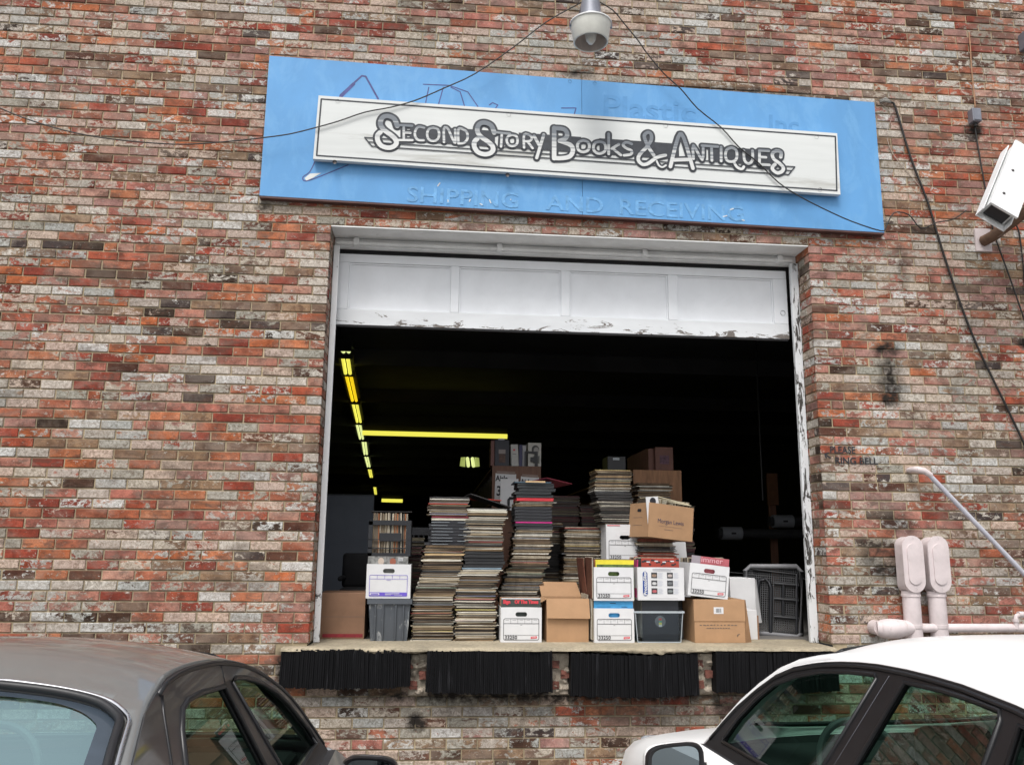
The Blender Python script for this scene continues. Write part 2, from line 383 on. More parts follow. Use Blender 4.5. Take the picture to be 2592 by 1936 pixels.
# ---- brick wall
XL, XR, ZT = -6.0, 10.0, 7.0
def brick_wall():
    import mathutils; mn = mathutils.noise
    rng = random.Random(3); m1, m2 = .2134, W/17.5
    V = []; F = []; bcol = []; wcol = []; mi = []
    REDS = [(.37,.078,.042),(.35,.095,.05),(.43,.115,.048),(.30,.055,.034),(.40,.125,.075),(.24,.045,.03),(.46,.15,.075),(.33,.10,.06)]
    PINK = [(.38,.15,.115),(.42,.20,.155),(.36,.17,.145),(.40,.13,.10)]
    DARK = [(.075,.034,.022),(.10,.036,.024),(.05,.028,.02),(.14,.055,.036),(.07,.045,.042)]
    OLIV = [(.23,.125,.08),(.28,.16,.10),(.20,.12,.09)]
    WHIT = [(.55,.49,.41),(.57,.45,.37),(.44,.42,.37),(.60,.56,.50),(.37,.36,.31),(.53,.42,.36),(.64,.64,.62),(.46,.47,.45),(.52,.47,.42)]
    def pick(x, z):
        low = z < 2.6 and x < 0; under = z < -.2
        f1 = mn.noise((x*.9, 3.3, z*2.0)); f2 = mn.noise((x*.8+9, 7.7, z*2.2)); keep = rng.random() < .34 and last
        r = rng.random()
        pr = (.54,.24,.07,.07) if low else ((.32,.32,.11,.14) if x > W and z < 3 else (.42,.34,.08,.09))
        if under: pr = (.30,.16,.14,.20)
        pr = (pr[0]-f1*.35, pr[1], pr[2]+max(0,f1)*.55, pr[3])
        if keep: r = last[0]
        if r < pr[0]: c = rng.choice(REDS)
        elif r < pr[0]+pr[1]: c = rng.choice(PINK)
        elif r < pr[0]+pr[1]+pr[2]: c = rng.choice(DARK)
        else: c = rng.choice(OLIV)
        q = min(.999, max(0, rng.random()+f2*.5))
        if keep: q = last[1]
        last[:] = [r, q]
        if low: a = rng.uniform(.0,.32) if q < .36 else (rng.uniform(.32,.66) if q < .76 else rng.uniform(.7,1.15))
        else: a = rng.uniform(.1,.35) if q < .28 else (rng.uniform(.35,.62) if q < .80 else rng.uniform(.62,.95))
        if under: a += .06
        j = rng.uniform(.82,1.15); c = (c[0]*j*.94, c[1]*j*(1.04 if low else 1.10), c[2]*j*(1.0 if low else 1.12))
        wc = rng.choice(WHIT); return c, wc, a
    last = []
    def brick(o, u, v, n, w_, h_, depth, x, z):
        i0 = len(V); e = .003; dj = rng.uniform(-.0012,.0012)
        if w_ < .02: return
        def P(a, b, c): return tuple(o[i]+u[i]*a+v[i]*b+n[i]*c for i in range(3))
        jj = lambda: rng.uniform(-.0012,.0012)
        cs = [(0,0),(w_,0),(w_,h_),(0,h_)]
        for (a,b) in cs: V.append(P(a+jj()*.5, b+jj()*.5, -depth))
        cs2 = [(a+jj(), b+jj()) for a,b in cs]
        for (a,b) in cs2: V.append(P(a, b, -.003+dj))
        for (a,b) in cs2: V.append(P(a+(e if a < w_/2 else -e), b+(e if b < h_/2 else -e), dj))
        fs = [(8,9,10,11)]+[(4+q,4+(q+1)%4,8+(q+1)%4,8+q) for q in range(4)]+[(q,(q+1)%4,4+(q+1)%4,4+q) for q in range(4)]
        c, wc, a = pick(x, z)
        for f in fs:
            F.append(tuple(i0+q for q in f)); bcol.append((*c,1)); wcol.append((*wc,a)); mi.append(0)
    J = .0105; H = CH-.0105
    i0 = int(math.floor((GND)/CH))-1
    ncr = int(ZT/CH)+1
    for zi in range(-16, ncr):
        i = 43-zi; z0 = zi*CH + J*.5; even = (i % 2 == 0)
        inside = 0 <= zi < 44; sill = zi == -1
        segs = []
        x = 0.0 if even else -m1/2
        if not even and inside: segs.append((-m1/2, 0.0))
        while x > XL: segs.append((x-m1, x)); x -= m1
        x = W + (m1/2 if even else 0)
        if even and inside: segs.append((W, W+m1/2))
        while x < XR: segs.append((x, x+m1)); x += m1
        if not inside:
            if even: js = [k*m2 for k in range(18)] + [W+m1/2]
            else: js = [-m1/2, m2/2] + [m2*(k+.5) for k in range(1,18)]
            segs += list(zip(js[:-1], js[1:]))
        for a, b in segs:
            if sill and b > -.15 and a < W+.03: continue
            jx = rng.uniform(-.002,.002); dz = rng.uniform(-.001,.001)
            if rng.random() < .035 and b-a > .18:      # a cut brick
                c_ = a+(b-a)*rng.uniform(.4,.6)
                for a2, b2 in ((a,c_),(c_,b)): brick((a2+J*.5,0,z0+dz),(1,0,0),(0,0,1),(0,-1,0), b2-a2-J, H, .014, a2, z0)
                continue
            ins_edge = inside and (abs(b) < 1e-6 or abs(a-W) < 1e-6)
            xa = a+J*.5+jx; xb = b-J*.5+jx
            if inside and abs(b) < 1e-6: xb = 0.0
            if inside and abs(a-W) < 1e-6: xa = W
            brick((xa,0,z0+dz),(1,0,0),(0,0,1),(0,-1,0), xb-xa, H, .014, a, z0)
        if inside:                                      # the two jambs of the opening
            ys = [.004,.098,.205,.30] if not even else [.004,.203,.30]
            for a, b in zip(ys[:-1], ys[1:]):
                brick((0.0,a,z0),(0,1,0),(0,0,1),(1,0,0), b-a-J, H, .014, W+1 if rng.random()<.4 else -1, z0)
                brick((W,b-J,z0),(0,-1,0),(0,0,1),(-1,0,0), b-a-J, H, .014, W+1, z0)
    # mortar bed and the mass of the wall behind it
    nb = len(F)
    def q(*vs):
        i = len(V); V.extend(vs); F.append(tuple(range(i, i+len(vs)))); bcol.append((0,0,0,1)); wcol.append((0,0,0,0)); mi.append(1)
    d = .0090; T = .34
    for (xa,xb,za,zb) in ((XL,-d,GND-.1,ZT),(W+d,XR,GND-.1,ZT),(-d,W+d,ZL+d*0,ZT),(-d,W+d,GND-.1,-.028)):
        q((xa,d,za),(xb,d,za),(xb,d,zb),(xa,d,zb))
    q((-d,d,-d),(-d,T,-d),(-d,T,ZL),(-d,d,ZL)); q((W+d,T,-d),(W+d,d,-d),(W+d,d,ZL),(W+d,T,ZL))
    q((-d,d,ZL),(W+d,d,ZL),(W+d,T,ZL),(-d,T,ZL)); q((XL,d,ZT),(XR,d,ZT),(XR,T,ZT),(XL,T,ZT))
    q((XL,d,GND-.1),(XL,d,ZT),(XL,T,ZT),(XL,T,GND-.1)); q((XR,d,GND-.1),(XR,T,GND-.1),(XR,T,ZT),(XR,d,ZT))
    me = bpy.data.meshes.new('brick_wall'); me.from_pydata(V, [], F)
    me.materials.append(MT['brick']); me.materials.append(MT['mortar']); me.polygons.foreach_set('material_index', mi)
    for nm, data in (('bcol', bcol), ('wcol', wcol)):
        at = me.attributes.new(nm, 'FLOAT_COLOR', 'FACE'); at.data.foreach_set('color', [x for c in data for x in c])
    o = bpy.data.objects.new('brick_wall', me); COL.objects.link(o)
    return tag(o, 'weathered red brick wall with worn whitewash around the loading door', 'wall')
brick_wall()

# ---- room behind the door
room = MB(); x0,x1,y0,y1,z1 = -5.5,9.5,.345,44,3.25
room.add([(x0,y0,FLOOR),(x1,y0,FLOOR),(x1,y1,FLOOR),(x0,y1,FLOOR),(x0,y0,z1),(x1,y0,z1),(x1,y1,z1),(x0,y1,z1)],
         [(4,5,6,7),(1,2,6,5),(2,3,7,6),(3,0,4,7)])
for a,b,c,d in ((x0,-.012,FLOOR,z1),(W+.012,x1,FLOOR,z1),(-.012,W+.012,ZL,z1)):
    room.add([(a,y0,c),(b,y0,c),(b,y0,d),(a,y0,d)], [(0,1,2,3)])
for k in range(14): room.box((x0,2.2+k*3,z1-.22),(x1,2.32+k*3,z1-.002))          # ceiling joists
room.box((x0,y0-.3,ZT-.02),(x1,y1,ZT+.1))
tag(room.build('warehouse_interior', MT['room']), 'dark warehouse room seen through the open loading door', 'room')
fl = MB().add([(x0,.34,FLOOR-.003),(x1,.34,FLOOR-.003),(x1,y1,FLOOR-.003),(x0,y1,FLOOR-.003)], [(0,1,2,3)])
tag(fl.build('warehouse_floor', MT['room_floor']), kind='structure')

MT['broken'] = mat('broken_brick_face', (.20,.075,.055), .9, .5, 25, bump=.3, dirt=((.04,.03,.025), 12, .5, .8))
# ---- dock slab with broken edge
def dock_slab():
    rng = random.Random(5); mb = MB(); n = 150; xa, xb = -.16, 3.645; rows = []
    for i in range(n+1):
        x = xa+(xb-xa)*i/n
        e = .012*sin(x*7)+.008*sin(x*23+1)+rng.uniform(-.007,.007); th = .014+.014*sin(x*3.1+.5)+rng.uniform(-.006,.006)
        yb = .45 if 0.004 < x < W-.004 else -.0005
        zt = FLOOR
        rows.append([(x,yb,zt),(x,-.03,zt),(x,-.094+e*.5,zt-.001),(x,-.112+e,zt-.008+rng.uniform(-.002,.002)),(x,-.116+e+rng.uniform(-.004,.004),zt-.02),(x,-.106+e+rng.uniform(-.006,.006),zt-.008-th),(x,-.001,zt-.012-th)])
    vs = [p for r in rows for p in r]; m = 7
    fs = [(i*m+j, (i+1)*m+j, (i+1)*m+j+1, i*m+j+1) for i in range(n) for j in range(m-1)]
    mb.add(vs, fs); mb.add(rows[0], [tuple(range(m))]); mb.add(rows[-1], [tuple(range(m))[::-1]])
    o = mb.build('dock_slab', MT['concrete'], auto=50)
    tag(o, 'chipped tan concrete dock ledge under the open loading door', 'dock ledge')
dock_slab()
# rubble piers between the bumpers
PIERS = [(.69,.797),(1.645,1.765),(2.655,2.77)]
LB_ = ['crumbling mortar and brick rubble between first and second rubber bumpers','crumbling mortar and brick rubble between second and third rubber bumpers','crumbling mortar and brick rubble between third and fourth rubber bumpers']
for (a,b),lb in zip(PIERS, LB_):
    rng = random.Random(int(a*100)); t = thing('rubble_pier', lb, 'rubble', ((a+b)/2,0,-.3), 0, 'rubble patches between the bumpers'); w2 = (b-a)/2+.012
    nx, nz = 12, 26; mb = MB(); H_ = [[0]*(nx+1) for _ in range(nz+1)]
    bl = [(rng.uniform(-w2,w2), rng.uniform(-.02,.24), rng.uniform(.015,.035), rng.uniform(.01,.03)) for _ in range(16)]
    def dep(x, z):
        h = .018+.030*max(0, (z-.12)/.12)
        for bx, bz, br_, bh in bl: 
            d = ((x-bx)**2+((z-bz)*1.3)**2)**.5
            if d < br_: h += bh*(1-(d/br_)**4)*.8
        return h+rng.uniform(-.003,.003)
    vs = []; fs = []
    for j in range(nz+1):
        z = -.035+.285*j/nz
        for i in range(nx+1):
            x = -w2+2*w2*i/nx; e = (0 < i < nx and 0 < j < nz); vs.append((x+rng.uniform(-.002,.002), -dep(x,z) if e else -.001, z+rng.uniform(-.002,.002)))
    for j in range(nz):
        for i in range(nx): q = j*(nx+1)+i; fs.append((q, q+1, q+nx+2, q+nx+1))
    mb.add(vs, fs); mb.build('crumbled_mortar', MT['rubble'], t, auto=35)
    for k in range(3):
        z = .01+k*.068+rng.uniform(-.004,.004); x0_ = w2*(.05 if k % 2 else -.95)
        bm = bmesh.new(); bmesh.ops.create_cube(bm, size=1); bmesh.ops.subdivide_edges(bm, edges=bm.edges[:], cuts=3, use_grid_fill=True)
        for v in bm.verts: v.co = Vector((x0_+w2*.45+v.co.x*w2*.8+rng.uniform(-.004,.004), -.022+v.co.y*.05+rng.uniform(-.006,.006), z+.028+v.co.z*.05+rng.uniform(-.004,.004)))
        q = MB(); q.add([v.co.copy() for v in bm.verts], [[v.index for v in f.verts] for f in bm.faces]); bm.free(); q.build('broken_brick', MT['broken'], t, auto=40)
# rubber bumpers
BUMP = [(-.155,.688,-.026,-.262,0,'leftmost black laminated rubber dock bumper, straight along its top'),(.80,1.640,-.032,-.295,.004,'second black rubber dock bumper from the left, under the record stacks'),
        (1.77,2.648,-.045,-.320,.016,'third black rubber dock bumper, sagging along its top edge'),(2.775,3.64,-.040,-.30,.003,'rightmost black rubber dock bumper, partly behind the white car')]
for a,b,zt,zb,sag,lb in BUMP:
    rng = random.Random(int(a*77)); mb = MB(); x = a; n = 62; dx = (b-a)/n
    for k in range(n):
        u = k/(n-1); s = -sag*sin(pi*u)*1.2; lean = (u-.5)*.012
        yf = -.118+rng.uniform(-.006,.006); top = zt+s+rng.uniform(-.005,.004); bot = zb+s*.3+rng.uniform(-.007,.005)-.01*sin(pi*u)
        xx = x+rng.uniform(-.0008,.0008); q = dx*.9
        mb.add([(xx,yf,top),(xx+q,yf+rng.uniform(-.002,.002),top),(xx+q,-.004,top),(xx,-.004,top),(xx+lean,yf,bot),(xx+q+lean,yf,bot),(xx+q+lean,-.004,bot),(xx+lean,-.004,bot)],
               [(0,1,2,3),(4,7,6,5),(0,4,5,1),(1,5,6,2),(3,2,6,7),(0,3,7,4)])
        x += dx
    mb.box((a-.002,-.10,zt-.10),(b+.004,-.006,zt-.05))
    tag(mb.build('dock_bumper', MT['rubber']), lb, 'bumper', 'rubber bumpers along the dock edge')

# ---- loading door
t = thing('door_frame', 'white painted timber frame with flaking jambs lining the loading doorway', 'door frame', (0,0,0))
MT['peel_r'] = mat_peel('flaking_jamb_paint', (.72,.74,.76), (.06,.055,.05), 3.63, .10, .13, (1,1,.25), 22, 0)
MT['peel_l'] = mat_peel('flaking_left_jamb_paint', (.90,.91,.92), (.06,.055,.05), -.02, .45, .17, (1,1,.3), 16, 2)
MB().box((.0035,.205,FLOOR+.002),(.046,.232,2.90), bev=.004).build('left_jamb', MT['peel_l'], t)
MB().box((W-.066,.200,FLOOR+.002),(W-.004,.236,2.90), bev=.004).build('right_jamb', MT['peel_r'], t)
MB().box((.0035,.235,2.902),(W-.004,.30,ZL-.014)).build('head_trim', MT['white_paint'], t)
MB().box((.003,.002,ZL-.010),(W-.003,.30,ZL-.002)).build('soffit_plate', MT['white_paint'], t)
MB().tube([(.02,.215,2.925),(1.3,.215,2.927),(2.5,.215,2.923),(3.62,.215,2.925)], .014, 10).build('conduit', MT['white_paint'], t, auto=40)
for x in (.17,1.27,2.42,3.52):
    MB().box((x-.022,.19,2.905),(x+.022,.236,2.952), bev=.004).box((x-.018,.2,2.952),(x+.018,.232,2.966)).build('clip', MT['white_paint'], t)
MB().box((.055,.318,2.86),(3.60,.335,2.902)).build('gap_shade_strip', MT['dark_gap'], t)  # black strip standing in for the shade in the gap above the door

t = thing('overhead_door', 'white panelled overhead door rolled most of the way up, paint flaking', 'door', (0,0,0))
MT['peel_bottom'] = mat_peel('flaking_rail_paint', (.76,.78,.80), (.22,.19,.17), 2.302, .125, .135, (.3,1,1), 15, 2)
xs0, xs1, zb, zm, zt = .006, 3.604, 2.302, 2.425, 2.868
MB().box((xs0,.300,zb),(xs1,.345,zm), bev=.003).build('bottom_rail', MT['peel_bottom'], t)
MB().box((xs0,.303,2.80),(xs1,.343,zt), bev=.003).build('top_rail', MT['door_paint'], t)
sts = [(xs0,xs0+.11),(.90,.965),(1.765,1.835),(2.625,2.70),(xs1-.115,xs1)]
for a,b in sts: MB().box((a,.3015,zm+.0015),(b,.343,2.799), bev=.003).build('stile', MT['door_paint'], t)
for (a,b) in zip(sts[:-1], sts[1:]):
    MB().box((a[1]+.001,.322,zm+.001),(b[0]-.001,.335,2.799)).build('panel_board', MT['door_paint'], t)
    m = MB()
    for q in ((a[1]+.001,a[1]+.012,zm+.003,2.797),(b[0]-.012,b[0]-.001,zm+.003,2.797)): m.box((q[0],.311,q[2]),(q[1],.3215,q[3]))
    m.box((a[1]+.013,.311,zm+.003),(b[0]-.013,.3215,zm+.013)).box((a[1]+.013,.311,2.787),(b[0]-.013,.3215,2.797)); m.build('panel_moulding', MT['door_paint'], t)
lk = MB().lathe([(.0,-.006),(.017,-.006),(.020,0),(.020,.004)], (xs1-.045,.300,2.515), 20, m=Matrix.Rotation(pi/2,4,'X')).build('lock', MT['screw'], t, auto=40)
for a in (.12,.35,.55): MB().box((xs0+a,.299,zb-.02),(xs0+a+.07,.33,zb-.0005)).build('bottom_seal', MT['dark_gap'], t) if a < 0 else None
MB().box((xs0+.01,.306,zb-.014),(xs1-.01,.335,zb-.0005)).build('bottom_seal', MT['dark_gap'], t)

# ================================================================ SIGNS
t = thing('blue_sign', 'big faded blue plywood sign reading shipping and receiving above the door', 'sign', (0,0,0))
ya = -.056
q = [(-.520,3.150),(4.262,3.078),(4.258,4.196),(-.518,4.290)]; xm = 1.877
zt_ = lambda x: 4.290+(x+.518)/(4.258+.518)*(4.196-4.290); zb_ = lambda x: 3.150+(x+.52)/(4.782)*(3.078-3.150)
for a,b,nm in ((-.519,xm-.0015,'sign_sheet'),(xm+.0015,4.260,'sign_sheet')):
    MB().prism([(a,zb_(a)+.012),(b,zb_(b)+.012),(b,zt_(b)),(a,zt_(a))], ya, ya+.016).build(nm, MT['blue'], t)
MB().prism([(-.519,zb_(-.519)-.004),(4.26,zb_(4.26)-.004),(4.26,zb_(4.26)+.0115),(-.519,zb_(-.519)+.0115)], ya+.001, -.002).build('bottom_batten', MT['sign_edge'], t)
MB().prism([(-.515,zt_(-.515)-.06),(4.256,zt_(4.256)-.06),(4.256,zt_(4.256)-.004),(-.515,zt_(-.515)-.004)], ya+.017, -.002).build('top_batten', MT['sign_edge'], t)
GH = [[[0.027,3.998],[0.18,4.167],[0.209,4.163],[0.31,3.984]],[[0.648,4.126],[0.847,4.129],[0.99,4.083],[1.069,3.966]],[[0.69,4.103],[0.67,3.974]],[[0.801,4.11],[0.769,3.97]],[[0.86,4.114],[0.931,4.08],[0.966,3.966]],[[1.157,3.984],[1.181,4.005],[1.222,3.988],[1.205,3.959]],[[1.717,3.992],[1.831,3.999],[1.817,3.946]],[[-0.133,3.453],[-0.167,3.365],[-0.215,3.32],[-0.191,3.291],[-0.076,3.34],[0.11,3.435]]]
YY = [ya-.001]
def strips(mb, lst, r):
    for p in lst:
        p = [tuple(v) for v in p]
        for s0, s1 in zip(p[:-1], p[1:]):
            YY[0] -= .000008; mb.strip([s0, s1], r, YY[0])
for p in GH: m = MB(); strips(m, [[tuple(v) for v in smoothline(p, 3)] if len(p) > 4 else p], .004 if p is not GH[0] else .007); m.build('old_letter_outline', MT['purple'], t)
m = MB(); m.add([(x, YY[0]-.001, z) for x, z in [[-0.204,3.312],[-0.164,3.351],[-0.083,3.36],[-0.142,3.318],[-0.186,3.294]]], [(0,1,2,3,4)]); m.build('white_fleck', MT['sign_white'], t)
m = MB(); strips(m, [[(.03,3.985),(.07,4.035),(.12,4.095)]], .013); m.build('old_letter_outline', MT['purple'], t)
sl = math.atan2(.036+.072*.54, 2.615); sl = .0145
for wd, wx in (('SHIPPING',.548),('AND',1.60),('RECEIVING',2.15)):
    wz = 3.172-(wx-.548)*sl
    lettering('old_lettering', wd, wx, -.0585, wz-.003, .172, MT['blue_light'], t, tilt=sl, sx=1.17, bold=.002)
m = MB(); rng = random.Random(3)
for fx_, fz_ in ((.86,3.18),(1.02,3.19),(1.10,3.175),(1.18,3.185),(1.33,3.22),(2.97,3.16),(3.03,3.22),(3.12,3.14),(.78,3.30)): m.strip([(fx_,fz_),(fx_+rng.uniform(-.01,.03),fz_+rng.uniform(-.01,.03))], .004, -.0592)
m.build('paint_flecks', MT['sign_white'], t)['kind'] = 'stuff'
lettering('old_lettering', 'Plastic', 2.03, -.0578, 3.945, .26, MT['blue_dark'], t, tilt=.02, sx=1.15, bold=.004)
lettering('old_lettering', 'Inc.', 3.36, -.0578, 3.895, .20, MT['blue_dark'], t, tilt=.02, sx=1.1, bold=.004)
for x, z in [[1.783,4.222],[1.98,4.218]]: MB().lathe([(0,-.008),(.009,-.007),(.013,0)], (x,-.058,z), 14, m=Matrix.Rotation(pi/2,4,'X')).build('screw', MT['screw'], t)

t = thing('name_board', 'long white weathered board reading Second Story Books and Antiques', 'sign', (0,0,0))
P4 = [(-.144,3.456),(3.908,3.375),(3.915,3.891),(-.131,3.968)]
sc_ = .9955
fx = lambda x, z: (CX+(x-CX)*sc_, CZ+(z-CZ)*sc_)     # board face stands 25 mm nearer than measured
P4 = [fx(*p) for p in P4]; yb = -.113
MB().prism(P4, yb, yb+.042).build('board', MT['sign_white'], t)
MB().prism([(P4[0][0]+.02,P4[0][1]+.08),(P4[1][0]-.02,P4[1][1]+.08),(P4[2][0]-.02,P4[2][1]-.08),(P4[3][0]+.02,P4[3][1]-.08)], yb+.043, ya-.0005).build('spacer', MT['sign_edge'], t)
Bd = [(-.119,3.483),(3.880,3.405),(3.898,3.862),(-.109,3.939)]; Bd = [fx(*p) for p in Bd]
YY[0] = yb-.0008; m = MB(); strips(m, [[Bd[0],Bd[1]],[Bd[1],Bd[2]],[Bd[2],Bd[3]],[Bd[3],Bd[0]]], .0062); m.build('border_line', MT['sign_black'], t)
ST = [(0.0194,[[0.466,3.736],[0.442,3.793],[0.392,3.814],[0.353,3.797],[0.34,3.748],[0.366,3.702],[0.421,3.662],[0.456,3.629],[0.464,3.595],[0.441,3.568],[0.402,3.558],[0.354,3.572],[0.327,3.609],[0.323,3.652],[0.343,3.679]]),(0.0194,[[1.194,3.724],[1.17,3.781],[1.119,3.802],[1.079,3.785],[1.065,3.736],[1.09,3.689],[1.146,3.649],[1.181,3.616],[1.187,3.581],[1.164,3.554],[1.123,3.544],[1.075,3.558],[1.048,3.596],[1.045,3.639],[1.066,3.666]]),(0.01,[[0.514,3.732],[0.518,3.633]]),(0.01,[[0.486,3.744],[0.576,3.745]]),(0.01,[[0.478,3.624],[0.582,3.629]]),(0.01,[[0.528,3.687],[0.565,3.687]]),(0.01,[[0.666,3.734],[0.626,3.74],[0.603,3.71],[0.6,3.668],[0.623,3.634],[0.665,3.633]]),(0.01,[[0.734,3.738],[0.703,3.726],[0.69,3.686],[0.703,3.643],[0.737,3.63],[0.77,3.647],[0.78,3.688],[0.768,3.728],[0.734,3.738]]),(0.01,[[0.818,3.626],[0.815,3.736],[0.843,3.738],[0.877,3.666],[0.902,3.626],[0.899,3.733]]),(0.01,[[0.926,3.621],[0.924,3.738],[0.964,3.734],[0.989,3.712],[0.993,3.664],[0.968,3.629],[0.926,3.621]]),(0.01,[[1.195,3.728],[1.313,3.721]]),(0.01,[[1.252,3.718],[1.247,3.613]]),(0.01,[[1.331,3.713],[1.301,3.7],[1.289,3.667],[1.302,3.633],[1.332,3.622],[1.363,3.636],[1.372,3.669],[1.362,3.704],[1.331,3.713]]),(0.01,[[1.422,3.614],[1.421,3.719],[1.464,3.718],[1.481,3.696],[1.465,3.671],[1.424,3.666]]),(0.01,[[1.448,3.665],[1.487,3.613]]),(0.0129,[[1.497,3.714],[1.536,3.642]]),(0.0129,[[1.571,3.727],[1.518,3.536]]),(0.0187,[[1.651,3.789],[1.651,3.539]]),(0.0187,[[1.651,3.785],[1.723,3.783],[1.75,3.75],[1.741,3.71],[1.694,3.684]]),(0.0187,[[1.702,3.682],[1.777,3.655],[1.795,3.612],[1.772,3.563],[1.715,3.545],[1.651,3.541]]),(0.0117,[[1.876,3.698],[1.842,3.684],[1.829,3.65],[1.841,3.614],[1.875,3.603],[1.909,3.618],[1.922,3.653],[1.91,3.687],[1.876,3.698]]),(0.0117,[[2.0,3.695],[1.965,3.681],[1.952,3.642],[1.965,3.609],[1.999,3.597],[2.035,3.613],[2.048,3.647],[2.036,3.685],[2.0,3.695]]),(0.0117,[[2.072,3.764],[2.07,3.598]]),(0.0117,[[2.15,3.682],[2.095,3.643]]),(0.0117,[[2.1,3.645],[2.164,3.594]]),(0.0117,[[2.25,3.69],[2.207,3.701],[2.182,3.679],[2.206,3.653],[2.247,3.634],[2.242,3.605],[2.189,3.593]]),(0.0148,[[2.42,3.607],[2.381,3.67],[2.355,3.731],[2.351,3.77],[2.379,3.793],[2.403,3.778],[2.402,3.727],[2.362,3.665],[2.309,3.604],[2.299,3.559],[2.332,3.526],[2.378,3.538],[2.442,3.588],[2.511,3.612]]),(0.0078,[[2.443,3.559],[2.459,3.524],[2.486,3.512],[2.513,3.529]]),(0.0155,[[2.548,3.519],[2.615,3.765],[2.657,3.768],[2.724,3.515]]),(0.0155,[[2.58,3.576],[2.697,3.586]]),(0.0117,[[2.731,3.594],[2.734,3.704],[2.799,3.59],[2.811,3.702]]),(0.0117,[[2.802,3.707],[2.926,3.704]]),(0.0117,[[2.877,3.698],[2.876,3.587]]),(0.0117,[[2.953,3.702],[2.949,3.586]]),(0.0117,[[3.034,3.702],[2.999,3.685],[2.985,3.641],[2.995,3.596],[3.029,3.585],[3.065,3.602],[3.077,3.645],[3.068,3.689],[3.034,3.702]]),(0.0117,[[3.05,3.582],[3.073,3.543],[3.109,3.529],[3.127,3.549]]),(0.0117,[[3.133,3.683],[3.134,3.606],[3.165,3.576],[3.199,3.609],[3.202,3.687]]),(0.0117,[[3.253,3.578],[3.258,3.692],[3.333,3.692]]),(0.0117,[[3.256,3.636],[3.307,3.636]]),(0.0117,[[3.253,3.575],[3.332,3.574]]),(0.0148,[[3.426,3.645],[3.43,3.685],[3.395,3.695],[3.361,3.671],[3.368,3.628],[3.412,3.593],[3.442,3.559],[3.431,3.527],[3.393,3.511],[3.359,3.533],[3.355,3.558],[3.377,3.582]])]
BARS = [[[0.229,3.632],[3.538,3.572]],[[0.256,3.598],[3.512,3.539]],[[0.284,3.565],[3.484,3.505]]]
YY[0] = yb-.001; m = MB()
for r, p in ST:
    p = smoothline(p, 3) if len(p) > 3 else p
    strips(m, [[tuple(v) for v in p]], r+.0155)
strips(m, [[BARS[0][0],BARS[0][1]],[BARS[1][0],BARS[1][1]],[BARS[2][0],BARS[2][1]],[BARS[0][0],BARS[2][0]],[BARS[0][1],BARS[2][1]]], .0048)
# dark ground between the small letters
def band(a, b, t0, t1):
    YY[0] -= .00001
    (xa,za),(xb,zb_2) = BARS[0]
    f = lambda x: za+(zb_2-za)*(x-xa)/(xb-xa)
    m.add([(a,YY[0],f(a)+t0),(b,YY[0],f(b)+t0),(b,YY[0],f(b)+t1),(a,YY[0],f(a)+t1)], [(0,1,2,3)])
for a,b in ((.56,1.20),(1.38,1.86),(2.00,2.62),(2.90,3.44)): band(a, b, .005, .125)
m.build('letter_outline', MT['sign_black'], t)
YY[0] -= .001
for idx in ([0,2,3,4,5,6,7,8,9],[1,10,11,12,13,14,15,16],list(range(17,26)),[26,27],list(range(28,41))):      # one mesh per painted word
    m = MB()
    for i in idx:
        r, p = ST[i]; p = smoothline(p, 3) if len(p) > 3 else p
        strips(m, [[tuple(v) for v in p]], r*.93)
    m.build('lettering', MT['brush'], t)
for x, z in [[0.014,3.929],[1.306,3.897],[2.529,3.876],[3.742,3.848],[0.015,3.438],[1.301,3.402],[2.536,3.421],[3.745,3.406]]:
    x, z = fx(x, z); MB().lathe([(0,-.010),(.012,-.008),(.016,0)], (x,yb-.0022,z), 14, m=Matrix.Rotation(pi/2,4,'X')).build('screw', MT['screw'], t)

# ================================================================ ON THE WALL
# barn lamp
t = thing('barn_lamp', 'dusk to dawn lamp with dusty frosted shade above the blue sign', 'lamp', (1.868,-.5,4.42))
LT = .150; LBt = .1235; h = .143
MB().lathe([(LT,0),(LT-.006,-.02),(LBt+.004,-h+.004),(LBt,-h),(LBt-.007,-h+.001),(LT-.014,-.02),(LT-.016,.0)], (0,0,0), 48).build('shade', MT['lamp_glass'], t, smooth=True)
MB().lathe([(LBt-.010,-h+.004),(LT-.020,-.018),(.02,-.004)], (0,0,0), 48).build('shade_lining', MT['lamp_in'], t, smooth=True)
MB().lathe([(LT+.001,-.006),(LT+.006,-.002),(LT+.006,.006),(LT-.01,.016),(.105,.04),(.085,.058)], (0,0,0), 48).build('rim', MT['white_paint'], t, auto=40)
MB().lathe([(.086,.052),(.078,.07),(.073,.16),(.06,.21),(.0,.22)], (0,0,0), 32).build('cap', MT['metal_grey'], t, auto=50)
MB().lathe([(.0,-.152),(.018,-.150),(.034,-.125),(.043,-.08),(.045,-.02)], (0,-.0,0), 24).build('bulb', MT['lamp_glass'], t, smooth=True)
MB().tube([(0,.02,.20),(0,.10,.30),(0,.28,.36),(0,.49,.36)], .022, 12).build('arm', MT['metal_grey'], t, auto=40)
for s in (-1,1): MB().box((s*LT-.006,-.012,-.016),(s*LT+.008,.012,.012), bev=.002).build('latch', MT['metal_grey'], t)

